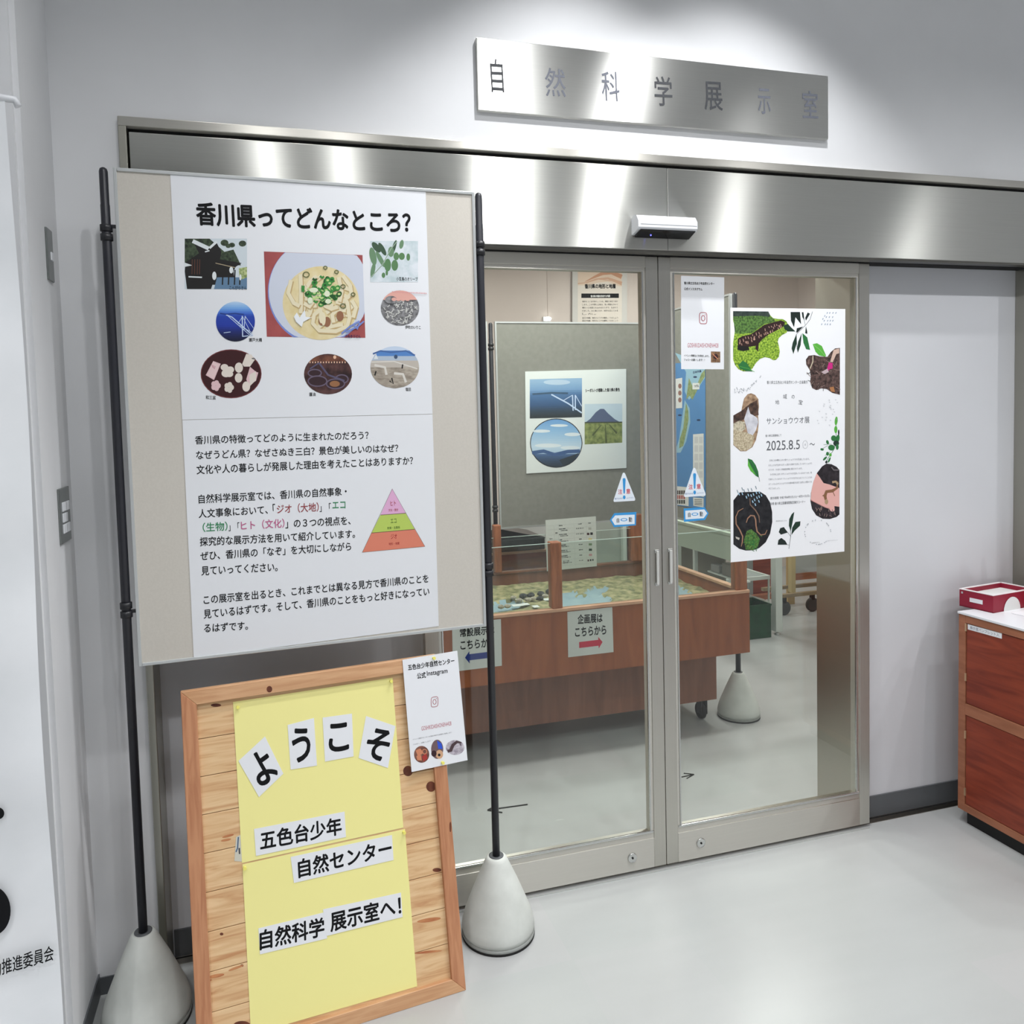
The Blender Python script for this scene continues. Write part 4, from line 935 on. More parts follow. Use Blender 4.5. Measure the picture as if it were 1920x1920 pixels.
d = Draw(PTF, VS, .0023); d.poly([(710, 1553), (822, 1385), (825, 1462), (1440, 1385), (1445, 1545), (828, 1620), (835, 1705)], M('arrow_blue', (28, 50, 130), .5)); d.build('arrow', s2, 'blue arrow pointing left')
# legend sheet on the rear guard
PLG = Plane((0, 3.868, 0), (0, -1, 0)); VL = (1020, 960, 16)
lg = sheet('legend_sheet', PLG, VL, [(45, 245), (1555, 130), (1585, 1625), (90, 1775)], SGN, 'white chart with a column of coloured swatches at the back of the relief', 'chart', off=.002, th=.0015)
SW = [((1330, 460, 1420, 535), (176, 178, 172)), ((1287, 625, 1362, 692), (60, 30, 30)), ((1388, 612, 1464, 686), (20, 20, 26)), ((1332, 780, 1438, 840), (214, 202, 150)), ((1342, 938, 1438, 1002), (110, 134, 96)), ((1345, 1098, 1440, 1165), (30, 56, 40)), ((1348, 1252, 1442, 1322), (196, 150, 156)), ((1306, 1425, 1352, 1482), (90, 60, 66)), ((1376, 1415, 1420, 1472), (40, 44, 44)), ((1442, 1410, 1490, 1466), (84, 92, 88))]
d = Draw(PLG, VL, .0023); LGL = M('legend_line', (176, 180, 180), .6)
for y in (310, 430, 590, 745, 905, 1060, 1210, 1365, 1540): d.stroke([(110, y+110), (1500, y-10)], 4, LGL)
for x in (300, 430, 910, 1270): d.stroke([(x, 400), (x+25, 1600)], 4, LGL)
LT = M('legend_ink', (50, 54, 56), .6)
for t, L, R in (('岩石名', (450, 410), (553, 402)), ('おもな岩石', (1025, 362), (1135, 352)), ('見本', (1330, 335), (1410, 330)), ('堆積岩', (335, 632), (408, 626)), ('新生代', (168, 810), (252, 802)), ('第四紀 沖積層', (450, 515), (640, 498)), ('一万年前から現在', (485, 558), (705, 545)), ('第四紀 洪積層', (452, 680), (688, 662)), ('百万年前から一万年前', (485, 722), (722, 704)), ('砂・礫・粘土 など', (960, 498), (1195, 478)), ('砂・礫・火山灰 など', (962, 662), (1198, 642)), ('三豊層', (458, 840), (540, 830)), ('二百万年前ごろ', (478, 886), (730, 866)), ('泥岩', (1050, 815), (1132, 806)), ('讃岐層群', (520, 1000), (660, 986)), ('千四百万年前ごろ', (520, 1042), (745, 1026)), ('安山岩', (1040, 975), (1160, 966)), ('讃岐層群 下部', (520, 1162), (700, 1146)), ('千五百万年前ごろ', (520, 1208), (795, 1186)), ('凝灰岩', (1045, 1138), (1165, 1126)), ('和泉層群', (520, 1325), (708, 1305)), ('七千万年前ごろ', (520, 1370), (800, 1346)), ('砂岩', (1062, 1298), (1145, 1290)), ('花こう岩', (575, 1482), (755, 1465)), ('一億年前ごろ', (520, 1530), (835, 1508)), ('花こう岩', (1050, 1460), (1172, 1446))):
    d.text(t, L, R, 30, LT, .03)
d.build('lettering', lg)
d = Draw(PLG, VL, .0023)
for k, (r, c) in enumerate(SW): d.rect(*r, M('swatch_%d' % k, c, .6))
d.build('swatches', lg)

# ---- inner display panels
def inner_panel(name, label, P0, P1, ztop, u0, u1, zp0, zp1, flip, cloth=PANELG):
    t = thing(name, (P0+P1)/2, label, 'display stand'); ex = (P1-P0).normalized(); en = Vector((ex.y, -ex.x, 0))*flip
    for P in (P0, P1):
        cone_base(t, P.x, P.y, .95); pole(t, P.x, P.y, .215, ztop, [zp1-.13, zp0+.13], .0125)
    obj('panel_board', obox(nb(), P0, ex, -en, EZ, (u0+.009, -.005, zp0+.009), (u1-.009, .010, zp1-.009)), cloth, t)
    for a, b in (((u0, -.009, zp0), (u0+.009, .012, zp1)), ((u1-.009, -.009, zp0), (u1, .012, zp1)), ((u0+.009, -.009, zp1-.009), (u1-.009, .012, zp1)), ((u0+.009, -.009, zp0), (u1-.009, .012, zp0+.009))):
        obj('panel_edge', obox(nb(), P0, ex, -en, EZ, a, b), ALU, t)
    return t, Plane(P0+en*.005, en)
IY = 4.2
ip0 = at_y(924.4, 800, IY); ztp = at_y(924.4, 605, IY).z
zt1 = at_y(1060, 604, IY).z; zb1 = at_y(940, 992, IY).z
ip0.z = 0; u0 = at_y(932, 800, IY).x-ip0.x
t1, PI1 = inner_panel('display_panel_stand', 'grey notice panel with one white landscape poster standing behind the display table', ip0, ip0+Vector((.98, 0, 0)), ztp, u0, .955, zb1, zt1, 1)
obj('panel_board', obox(nb(), ip0, Vector((1, 0, 0)), Vector((0, 1, 0)), EZ, (-.93, -.005, zb1+.009), (-.03, .010, zt1-.009)), PANELG, t1)
obj('panel_edge', obox(nb(), ip0, Vector((1, 0, 0)), Vector((0, 1, 0)), EZ, (-.03, -.009, zb1), (-.021, .012, zt1)), ALU, t1)
obj('panel_edge', obox(nb(), ip0, Vector((1, 0, 0)), Vector((0, 1, 0)), EZ, (-.93, -.009, zt1-.009), (-.03, .012, zt1)), ALU, t1)
VP = (840, 450, 2.4)
lp = sheet('landscape_poster', PI1, VP, [(347, 592), (802, 580), (803, 1026), (353, 1051)], M('board_white', (222, 228, 226), .5), 'white poster with three landscape photos on the grey panel behind the left glass door', 'poster', off=.006, th=.005)
d = Draw(PI1, VP, .0063); d.text('シーボルトが感動した香川県の景色', (618, 678), (773, 673), 17, INK, .03); d.build('lettering', lp)
d = Draw(PI1, VP, .0063)
d.grad(0, 0, 0, 0, [(627, (150, 182, 210)), (675, (120, 158, 196)), (700, (74, 112, 156)), (745, (52, 84, 124)), (775, (42, 60, 76)), (803, (36, 44, 46))], 'strait_tone', 20, (368, 603, -6))
d.ell(490, 640, 60, 12, M('photo_cloud', (180, 202, 222), .6)); d.stroke([(380, 694), (470, 688), (540, 690)], 8, M('photo_isle', (56, 84, 110), .6))
d.stroke([(465, 695), (540, 735), (602, 778)], 6, WL); d.stroke([(560, 697), (563, 768)], 5, WL); d.stroke([(573, 697), (573, 765)], 5, WL); d.stroke([(573, 698), (602, 748)], 3, WL); d.stroke([(560, 698), (520, 722)], 3, WL)
d.build('printed_photo', lp, 'photo of a bridge over a blue strait')
d = Draw(PI1, VP, .0063)
d.ell(487, 914, 118, 111, DK)
d.grad(487, 914, 114, 107, [(806, (104, 154, 206)), (860, (140, 182, 218)), (930, (190, 212, 228)), (958, (170, 196, 218)), (960, (72, 104, 150)), (990, (52, 74, 104)), (1022, (40, 52, 64))], 'skycircle_tone')
for a in ((420, 860, 40, 7), (560, 875, 36, 8), (500, 835, 40, 6), (450, 925, 60, 9), (550, 935, 44, 8)): d.ell(*a, M('photo_cloud2', (216, 226, 232), .6))
d.stroke([(378, 958), (430, 950), (480, 966), (540, 952), (594, 950)], 16, M('photo_range', (58, 88, 136), .6))
d.poly([(500, 990), (590, 958), (560, 1000), (520, 1018)], M('photo_slope', (38, 50, 60), .6))
d.build('printed_photo', lp, 'round photo of clouds over blue hills')
d = Draw(PI1, VP, .0063)
d.poly([(615, 738), (784, 736), (784, 826), (615, 826)], M('photo_palesky', (190, 208, 220), .6)); d.poly([(617, 822), (640, 805), (665, 775), (685, 760), (702, 760), (720, 780), (750, 806), (775, 820)], M('photo_cone_hill', (84, 96, 126), .6))
d.poly([(615, 822), (784, 820), (784, 912), (615, 920)], MN('photo_field', (96, 110, 60), (150, 160, 96), freq=40)); d.stroke([(615, 822), (784, 820)], 6, M('photo_treeline', (60, 70, 52), .6))
for p in ([(708, 830), (712, 915)], [(690, 832), (650, 880)], [(725, 830), (760, 870)]): d.stroke(p, [3, 9], M('photo_furrow', (76, 86, 48), .6))
d.build('printed_photo', lp, 'photo of a cone shaped hill behind a green field')
# second inner panel, side on
q0 = Vector((2.195, 3.285, 0)); q1 = Vector((2.195, 3.94, 0))
z1a = at_x(1330, 562, 2.2).z; z0a = at_x(1320, 984, 2.2).z
t2, PI2 = inner_panel('display_panel_stand', 'grey notice panel with a blue map seen through the right glass door', q0, q1, at_y(1379, 549, 3.285).z, .03, .63, z0a, z1a, -1)
PI2 = Plane((2.19, 3.3, 0), (-1, 0, 0))
VM = (1250, 500, 3.842)
mp = sheet('wall_map', PI2, VM, [(-160, 700), (278, 690), (282, 1748), (-160, 1690)], M('map_blue', (88, 138, 190), .5), 'tall blue map with green islands on the grey panel behind the right glass door', 'map', off=.002)
d = Draw(PI2, VM, .0023); LAND = MN('map_land', (120, 140, 92), (156, 168, 116), freq=60); SHELF = M('map_shallow', (150, 188, 206), .5)
d.poly([(60, 620), (276, 700), (276, 800), (200, 920), (160, 960), (130, 900), (140, 760)], SHELF)
d.poly([(160, 800), (190, 870), (235, 860), (185, 960), (165, 930), (140, 960), (150, 880)], LAND)
d.poly([(130, 960), (165, 1020), (170, 1120), (140, 1260), (100, 1340), (60, 1340), (90, 1240), (110, 1100)], SHELF)
d.poly([(140, 980), (156, 1040), (158, 1100), (140, 1200), (120, 1290), (90, 1310), (95, 1240), (120, 1160), (130, 1060)], LAND)
d.poly([(250, 770), (276, 740), (276, 790), (220, 880), (200, 900)], LAND)
for a in ((205, 795), (230, 1105), (95, 1070)): d.ell(a[0], a[1], 14, 7, M('map_navy', (40, 60, 96), .5)); 
d.text('日本列島', (190, 762), (250, 752), 18, M('map_navy', (0, 0, 0)), .03)
d.rect(186, 838, 236, 884, PAPER2); d.text('つがる', (196, 860), (230, 858), 20, LT, .03)
d.build('printed_map', mp)
d = Draw(PI2, VM, .0026)
d.poly([(-60, 830), (112, 800), (112, 1018), (-60, 1030)], PAPER2); d.poly([(190, 1208), (266, 1202), (268, 1660), (190, 1640)], PAPER2); d.poly([(-40, 1570), (158, 1590), (158, 1725), (-40, 1700)], PAPER2); d.poly([(190, 1662), (266, 1668), (266, 1735), (192, 1722)], PAPER2)
for k in range(5):
    for j in range(2): d.rect(200+j*34, 1225+k*62, 226+j*34, 1272+k*62, M('legend_cell', (204, 206, 208), .6))
for k in range(4):
    for j, c in enumerate(((70, 60, 56), (176, 90, 84), (60, 64, 60))): d.rect(92+k*16-20, 1612+j*34, 104+k*16-20, 1640+j*34, M('legend_dot%d' % j, c, .6))
for k in range(4): d.stroke([(200, 1678+k*12), (255, 1680+k*12)], 4, LT)
for k in range(3): d.ell(95, 860+k*50, 12, 18, M('legend_terracotta', (150, 110, 100), .6))
d.build('map_legend', mp)
# ---- board on the back wall
PBW = Plane((0, 6.28, 0), (0, -1, 0)); VB = (900, 480, 6)
hb = thing('wall_board', PBW.at(1124, 640), 'pale grey board with a topic sheet headed in black on the back wall above the panel', 'board')
obj('board', sheet_bm(PBW, view(VB, [(1040, 60), (1655, 60), (1655, 1100), (1040, 1100)]), .012, .012), M('board_grey', (206, 204, 200), .7), hb)
d = Draw(PBW, VB, .0123); d.rect(1100, 70, 1595, 1080, M('topic_sheet', (222, 214, 204), .6))
d.poly([(1100, 70), (1595, 70), (1595, 345), (1540, 330), (1440, 290), (1330, 300), (1200, 330), (1100, 330)], M('topic_peach', (222, 200, 180), .6))
TP1 = M('topic_wave', (196, 146, 116), .6)
d.stroke([(1180, 290), (1290, 235), (1380, 195), (1480, 185), (1595, 235)], [4, 26, 40, 44, 50], TP1); d.stroke([(1180, 300), (1300, 260), (1440, 250), (1595, 310)], [3, 12, 22, 40], M('topic_wave2', (206, 166, 140), .6)); d.stroke([(1100, 310), (1200, 300), (1330, 260), (1500, 280), (1595, 325)], 10, M('topic_wave2', (0, 0, 0)))
d.rect(1140, 422, 1562, 472, INK)
d.build('topic_sheet', hb)
d = Draw(PBW, VB, .0135); d.text('香川県の地形と地層', (1178, 341), (1525, 339), 54, INK, .03); d.text('香川県の地盤を形成する7地質', (1245, 452), (1465, 450), 26, PAPER2, .03)
for k, t in enumerate(('地形をつくる大地のしくみを、模型と岩石で紹介', 'します。この平野と山地は、長い時間をかけて', '積もった地層と火山のはたらきで、生まれて', 'きました。また海と川が、地形を変えてきま', 'した。')):
    d.text(t, (1150, 512+k*35), (1552 if k < 4 else 1305, 510+k*35), 20, LT, .0)
for k in range(2): d.text('岩石や地層、地形のようすを観察してみましょう', (1150, 697+k*32), (1552, 695+k*32), 20, LT, .0)
d.build('lettering', hb)
# glowing body added near it to stand in for a bright spot
lp_ = thing('glow_spot', PBW.at(1026.5, 598), 'small round glowing body added on the back wall left of the topic board', 'lamp')
c = PBW.at(1026.5, 598)
bm = nb(); bmesh.ops.create_uvsphere(bm, u_segments=20, v_segments=12, radius=.032)
for v in bm.verts: v.co = Vector((c.x+v.co.x, 6.27+v.co.y*.8, c.z+v.co.z*.52))
obj('glow_body', bm, M('spot_glow', (255, 255, 255), .3, emit=((255, 252, 245), 4)), lp_)
bm = nb(); box(bm, c.x-.036, c.x+.030, 6.285, 6.30, c.z-.02, c.z+.02); obj('glow_mount', bm, WHITEPL, lp_)
obj('wall_pilaster', box(nb(), at_y(1031, 560, 6.24).x, at_y(1200, 560, 6.24).x, 6.295, 6.30, 0, 2.9), BEIGE, kind='structure')
# ---- black case on a low wooden cabinet
lc = thing('low_cabinet', (1.45, 4.75, 0), 'low red wooden cabinet behind the relief, under the grey panel', 'cabinet')
wa, wb = at_y(926, 1040, 4.4).x, at_y(1024, 1040, 4.4).x
obj('carcass', box(nb(), wa-.25, wb+.02, 4.4, 4.8, 0, .685), WOODC, lc); obj('top_edge', box(nb(), wa-.25, wb+.02, 4.395, 4.805, .685, .697), WOODL, lc)
bc = thing('black_case', ((wa+wb)/2, 4.5, .70), 'black case with a sloping lid on the low wooden cabinet under the grey panel', 'case')
bm = nb(); z0 = .699
prof = [(wa-.2, z0), (wb, z0), (wb, .772), (at_y(985, 1000, 4.4).x, .800), (wa+.05, .838), (wa-.2, .838)]
A_ = [bm.verts.new((x, 4.42, z)) for x, z in prof]; B_ = [bm.verts.new((x, 4.75, z)) for x, z in prof]; n = len(prof)
for i in range(n): bm.faces.new((A_[i], A_[(i+1) % n], B_[(i+1) % n], B_[i]))
bm.faces.new(A_[::-1]); bm.faces.new(B_); bmesh.ops.recalc_face_normals(bm, faces=bm.faces)
obj('case_body', bm, M('case_black', (24, 24, 26), .35), bc); obj('case_trim', box(nb(), wa-.2, wb, 4.412, 4.42, .765, .772), M('case_grey', (90, 92, 94), .4), bc)
wbx = thing('white_screen', (1.75, 5.2, 0), 'white screen standing behind the black case', 'screen')
obj('screen_board', box(nb(), at_y(938, 1000, 5.2).x, at_y(1030, 1000, 5.2).x, 5.2, 5.22, .45, at_y(985, 988, 5.2).z+.05), PAPER2, wbx)
for xx in (at_y(945, 1000, 5.2).x, at_y(1022, 1000, 5.2).x): obj('leg', box(nb(), xx-.012, xx+.012, 5.195, 5.225, 0, .45), WHITEMET, wbx)
gp = thing('grey_partition', (2.6, 5.5, 0), 'low grey green partition with a white upright at the back, seen over the relief', 'partition')
GPM = M('partition_grey', (168, 174, 166), .7)
xa, xb = at_y(1105, 1000, 5.5).x, at_y(1290, 1000, 5.5).x
obj('partition_board', box(nb(), xa, xb, 5.5, 5.53, .02, .95), GPM, gp); obj('upright', box(nb(), at_y(1166, 1000, 5.48).x, at_y(1172.5, 1000, 5.48).x, 5.46, 5.50, 0, .95), WHITEMET, gp)
obj('wood_side', box(nb(), at_y(1181, 1000, 5.45).x, at_y(1203, 1000, 5.45).x, 5.42, 5.5, 0, at_y(1190, 990, 5.45).z), WOODC, gp)
# ---- long table at the right with things on it
lt = thing('side_table', (2.80, 4.5, 0), 'long table with a pale green apron behind the panel with the map', 'table')
PGN = M('pale_green', (196, 212, 194), .6)
obj('apron', box(nb(), 2.75, 2.77, 4.10, 4.95, .575, .735), PGN, lt); obj('table_top', box(nb(), 2.74, 2.86, 4.08, 4.97, .735, .75), PGN, lt)
for yy in (4.14, 4.63, 4.92): obj('leg', box(nb(), 2.755, 2.78, yy-.012, yy+.012, 0, .575), WHITEMET, lt)
obj('back_panel', box(nb(), 2.845, 2.855, 4.40, 4.95, .02, .735), M('olive_panel', (120, 118, 104), .7), lt)
obj('shelf', box(nb(), 2.78, 2.845, 4.12, 4.50, .445, .455), WHITEMET, lt)
for k, (yy, w, h, c, lb) in enumerate(((4.42, .10, .05, (150, 152, 150), 'grey box on the shelf below the pale green table apron'), (4.28, .12, .08, (128, 126, 118), 'taller dull box on the shelf below the pale green table apron'), (4.17, .05, .06, (232, 234, 230), 'white pipe fitting on the shelf below the pale green table apron'))):
    obj('shelf_box', box(nb(), 2.785, 2.84, yy-w/2, yy+w/2, .456, .456+h, .006), M('shelf_item_%d' % k, c, .6), label=lb, cat='box')
# ---- trolley, crate, table leg, whiteboard
ty = 4.62
tx0 = at_y(1350, 1090, ty).x; tx1 = at_y(1444, 1090, ty).x
zt_ = at_y(1444, 1082, ty).z; zs_ = at_y(1444, 1127, ty).z
tl = thing('trolley', ((tx0+tx1)/2, ty+.15, 0), 'white two-tier trolley with papers, right of the display table', 'trolley')
obj('top_tray', box(nb(), tx0, tx1, ty, ty+.014, zt_-.014, zt_+.012), WHITEMET, tl); obj('top_tray', box(nb(), tx0, tx1, ty+.34, ty+.354, zt_-.014, zt_+.012), WHITEMET, tl)
for xx in (tx0, tx1-.014): obj('top_tray', box(nb(), xx, xx+.014, ty+.014, ty+.34, zt_-.014, zt_+.012), WHITEMET, tl)
obj('tray_floor', box(nb(), tx0+.014, tx1-.014, ty+.014, ty+.34, zt_-.012, zt_-.006), M('tray_grey', (150, 158, 156), .5), tl)
obj('lower_tray', box(nb(), tx0, tx1, ty, ty+.354, zs_-.03, zs_-.006), WHITEMET, tl)
for xx in (tx0, tx1-.014):
    for yy in (ty, ty+.34): obj('leg', box(nb(), xx+.002, xx+.012, yy+.002, yy+.012, .03, zt_-.014), WHITEMET, tl)
for k, (u, a) in enumerate(((.42, .2), (.62, -.3), (.80, .1))):
    e1 = Vector((math.cos(a), math.sin(a), 0)); e2 = Vector((-math.sin(a), math.cos(a), 0)); o = Vector((tx0+(tx1-tx0)*u, ty+.12, zs_-.005))
    obj('loose_sheet', obox(nb(), o, e1, e2, EZ, (-.06, -.08, .001+k*.003), (.06, .08, .0025+k*.003)), PAPER2 if k != 1 else M('dark_sheet', (40, 44, 44), .6), label=('white sheet lying leftmost on the trolley\'s lower tray', 'dark sheet in the middle of the trolley\'s lower tray', 'white sheet lying rightmost on the trolley\'s lower tray')[k], cat='sheet', group='sheets on the trolley')
g0 = at_z(1400, 1199, 0); g1 = at_z(1442, 1193, 0)
cr = thing('green_crate', ((g0.x+g1.x)/2, g1.y+.12, 0), 'dark green crate standing on the floor in front of the trolley', 'crate')
gy = (g0.y+g1.y)/2-.02; gz = at_y(1425, 1134, gy).z
for a in ((g0.x-.05, g1.x, gy, gy+.01), (g0.x-.05, g1.x, gy+.19, gy+.20), (g0.x-.05, g0.x-.04, gy+.01, gy+.19), (g1.x-.01, g1.x, gy+.01, gy+.19)): obj('crate_side', box(nb(), *a, 0, gz, .002), GREENP, cr)
obj('crate_floor', box(nb(), g0.x-.04, g1.x-.01, gy+.01, gy+.19, 0, .008), GREENP, cr); obj('crate_rim', box(nb(), g0.x-.052, g1.x+.002, gy-.003, gy+.006, gz-.012, gz), GREENP, cr)
lgp = at_z(1457, 1189, 0)
wt = thing('work_table', (lgp.x+.25, lgp.y-.32, 0), 'white table seen by its one white leg behind the large poster', 'table')
def wleg(x, y):
    l = obj('leg', box(nb(), x-.026, x+.026, y-.026, y+.026, .022, .80, .003), WHITEMET, wt); bm = nb(); lathe(bm, [(.018, 0), (.018, .006), (.007, .010), (.007, .024)], x, y, 0, 18); obj('leg_foot', bm, ALU, l)
wleg(lgp.x, lgp.y); wleg(lgp.x+.50, lgp.y); wleg(lgp.x, lgp.y-.65); wleg(lgp.x+.50, lgp.y-.65)
obj('table_top', box(nb(), lgp.x-.04, lgp.x+.54, lgp.y-.69, lgp.y+.04, .80, .82, .002), WHITEMET, wt)
wdp = thing('wood_panel', (3.5, 5.3, 0), 'reddish wood panel standing behind the trolley', 'panel')
obj('board', box(nb(), at_y(1400, 1060, 5.3).x, at_y(1445, 1060, 5.3).x, 5.3, 5.32, .04, 1.1), WOODC, wdp)
obj('foot', box(nb(), at_y(1400, 1060, 5.3).x, at_y(1445, 1060, 5.3).x, 5.25, 5.37, 0, .04), WOODF, wdp)
obj('edge_strip', box(nb(), at_y(1402, 1060, 5.29).x, at_y(1411, 1060, 5.29).x, 5.285, 5.299, .04, 1.1), M('strip_grey', (140, 146, 144), .5), wdp)
c1_ = at_z(1470, 1153, 0); c2_ = at_z(1523, 1146, 0)
wbd = thing('mobile_board', ((c1_.x+c2_.x)/2, c1_.y, 0), 'grey board on a wheeled frame at the back right of the exhibition room', 'board')
bx0, bx1 = at_y(1491, 1080, c1_.y).x, at_y(1575, 1080, c1_.y).x
obj('board', box(nb(), bx0, bx1, c1_.y, c1_.y+.03, .30, 1.5), M('board_dull', (168, 170, 166), .6), wbd); obj('lower_frame', box(nb(), bx0, bx1, c1_.y-.006, c1_.y+.036, .25, .30), WOODF, wbd)
obj('upright', box(nb(), bx0-.035, bx0, c1_.y-.005, c1_.y+.035, .16, 1.52), M('beige_frame', (196, 176, 128), .5), wbd)
obj('base_rail', box(nb(), c1_.x-.03, bx1, c1_.y-.03, c1_.y, .135, .16), M('rail_tan', (150, 132, 104), .45), wbd); obj('base_rail', box(nb(), c1_.x-.03, bx1, c1_.y+.20, c1_.y+.23, .135, .16), M('rail_tan', (0, 0, 0)), wbd)
for cc in (c1_, c2_):
    bm = nb(); lathe(bm, [(.045, -.012), (.052, -.009), (.052, .009), (.045, .012)], 0, 0, 0, 28)
    for v in bm.verts: v.co = Vector((cc.x+v.co.x, cc.y+v.co.z, .052+v.co.y))
    bmesh.ops.recalc_face_normals(bm, faces=bm.faces); w = obj('caster_wheel', bm, M('caster_grey', (70, 72, 72), .5), wbd)
    obj('caster_fork', box(nb(), cc.x-.01, cc.x+.01, cc.y-.018, cc.y+.018, .09, .135), M('caster_dark', (0, 0, 0)), wbd)
tnp = thing('tan_board', (3.6, 5.05, 0), 'narrow tan board standing left of the grey wheeled board', 'board')
obj('board', box(nb(), at_y(1477, 1080, 5.05).x, at_y(1490, 1080, 5.05).x, 5.05, 5.07, .0, 1.2), M('tan_ply', (196, 166, 112), .6), tnp)
# ---- arrows of black tape on the inner floor
TAPE = M('black_tape', (16, 16, 17), .5); PF = Plane((0, 0, 0), (0, 0, 1))
def tape_arrow(v, strokes, label):
    d = Draw(PF, v, .0006)
    for p, w in strokes: d.stroke(p, w, TAPE)
    bm = d.bm; obj('tape_arrow', bm, TAPE, label=label, cat='floor marking', group='tape arrows on the inner floor')
tape_arrow((860, 1480, 4.1739), [([(540, 118), (225, 162)], 11), ([(225, 163), (270, 140)], 11), ([(225, 163), (342, 182)], 12)], 'long black tape arrow pointing left on the floor behind the left glass door')
tape_arrow((1200, 1000, 2.954), [([(230, 1350), (300, 1335)], 6), ([(242, 1329), (300, 1335)], 6), ([(258, 1358), (300, 1335)], 6)], 'short black tape arrow pointing right on the floor behind the right glass door')
# ================================================================== MARKS ON THE GLASS
BLUE = M('sticker_blue', (58, 150, 214), .4); STW = M('sticker_white', (228, 236, 244), .4); STR = M('sticker_red', (206, 60, 76), .4)
VK = (1140, 880, 9.6)
def caution(dx, dy, label):
    T = lambda p: (p[0]+dx, p[1]+dy)
    o = [(285-20, 72), (285-8, 62), (285+8, 62), (285+22, 74), (486, 520), (490, 545), (478, 565), (118, 587), (103, 578), (100, 555)]
    t = sheet('caution_sticker', PG, VK, [T(p) for p in o], STW, label, 'sticker', 'caution stickers', off=.0006, th=.0005)
    d = Draw(PG, VK, .0008); A_ = lambda *p: d.poly([T(q) for q in p], BLUE)
    A_((264, 185), (268, 166), (280, 158), (300, 158), (312, 166), (318, 185), (305, 420), (298, 440), (286, 440), (278, 420)); d.ell(*T((292, 503)), 24, 35, BLUE); d.build('exclamation_mark', t)
    d = Draw(PG, VK, .0008); d.text('注', T((182, 404)), T((257, 400)), 92, STR, .01); d.text('意', T((328, 396)), T((402, 392)), 95, STR, .01); SB = M('sticker_navy', (60, 100, 160), .4)
    d.text('駆け込みは', T((122, 530)), T((262, 520)), 30, SB); d.text('しないでください', T((328, 518)), T((462, 508)), 26, SB); d.build('lettering', t)
caution(0, 0, 'triangular white caution sticker with a blue exclamation mark on the left glass door')
caution(1268, -88, 'triangular white caution sticker with a blue exclamation mark on the right glass door')
def arrow(outer, inner, tx, eye, label):
    t = sheet('arrow_sticker', PG, VK, outer, BLUE, label, 'sticker', 'arrow stickers', off=.0006, th=.0005)
    d = Draw(PG, VK, .0008); d.poly(inner, STW); d.ell(eye[0], eye[1], 62, 28, BLUE, -.04); d.ell(eye[0], eye[1], 44, 16, STW, -.04); d.build('inner_field', t)
    d = Draw(PG, VK, .0010)
    for a in tx: d.text(*a, M('sticker_ink', (70, 76, 84), .4), .01)
    d.build('lettering', t)
arrow([(35, 912), (112, 790), (510, 768), (502, 1008), (108, 1042)], [(65, 908), (130, 830), (480, 815), (480, 985), (122, 1002)], [('自', (156, 920), (203, 917), 82), ('動', (374, 906), (434, 902), 90)], (287, 907), 'blue edged arrow sticker pointing left on the left glass door')
arrow([(1362, 704), (1738, 684), (1812, 790), (1748, 912), (1368, 946)], [(1390, 745), (1733, 720), (1786, 792), (1722, 880), (1395, 902)], [('自', (1440, 819), (1487, 816), 82), ('動', (1650, 806), (1708, 801), 90)], (1565, 807), 'blue edged arrow sticker pointing right on the right glass door')
# small sheet
VG = (1220, 450, 2.743)
a4 = sheet('glass_notice', PG, VG, [(156, 184), (378, 192), (377, 665), (157, 664)], PAPER, 'small white notice with a rose logo on the upper part of the right glass door', 'notice', off=.001)
d = Draw(PG, VG, .0013); d.text('香川県立五色台少年自然センター', (172, 221), (328, 225), 15, INK, .02); d.text('公式インスタグラム', (172, 251), (266, 254), 15, INK, .02)
glyph(d, 270, 402, 38, 58, .03, 4, GLY); d.text('GOSHIKIDAISHONEN4428', (190, 541), (348, 542), 22, TRD, .0)
d.text('イベント情報などを発信します。', (172, 594), (301, 597), 12, LT, .01); d.text('フォローお願いします！！', (172, 616), (278, 617), 12, LT, .01); d.build('lettering', a4)
d = Draw(PG, VG, .0013); d.poly([(310, 573), (358, 574), (358, 630), (310, 630)], MN('photo_bugbrown', (90, 66, 50), (150, 116, 86), freq=160)); d.ell(335, 600, 12, 14, M('photo_darkred', (0, 0, 0))); d.stroke([(318, 585), (345, 612)], 4, M('photo_terracotta', (0, 0, 0))); d.build('printed_photo', a4)
# A1 poster
PA = Plane((0, D-.004, 0), (0, -1, 0)); VA = (1360, 570, 7.68); VC = (1360, 800, 7.385)
a1 = sheet('event_poster', PA, VG, [(410, 348), (1001, 355), (996, 1602), (412, 1658)], M('poster_paper', (246, 247, 250), .4), 'tall white event poster with leaves and salamander photos hung on the right glass door', 'poster', off=.001)
O2 = .0013
MOSS = photo_mat('moss', (74, 108, 30), (176, 204, 76), freq=160, lo=.35, hi=.62, c3=(128, 166, 48)); MOSSD = photo_mat('mossdark', (44, 70, 34), (104, 146, 70), freq=140)
d = Draw(PA, VA, O2)
blob = [(112, 102), (620, 108), (645, 160), (690, 205), (760, 215), (830, 218), (880, 250), (905, 300), (910, 360), (880, 415), (820, 445), (770, 490), (755, 540), (770, 600), (785, 680), (770, 760), (730, 805), (690, 810), (640, 780), (570, 765), (500, 790), (440, 850), (390, 930), (330, 968), (260, 970), (190, 940), (140, 880), (112, 800), (112, 560), (135, 400), (130, 300), (112, 240)]
d.poly(blob, MOSS); d.poly([(112, 102), (620, 108), (645, 160), (640, 190), (500, 170), (112, 180)], photo_mat('duskgreen', (28, 40, 40), (64, 78, 70), freq=60)); d.poly([(112, 178), (500, 168), (660, 190), (730, 250), (560, 290), (380, 420), (140, 430), (125, 290)], MOSSD)
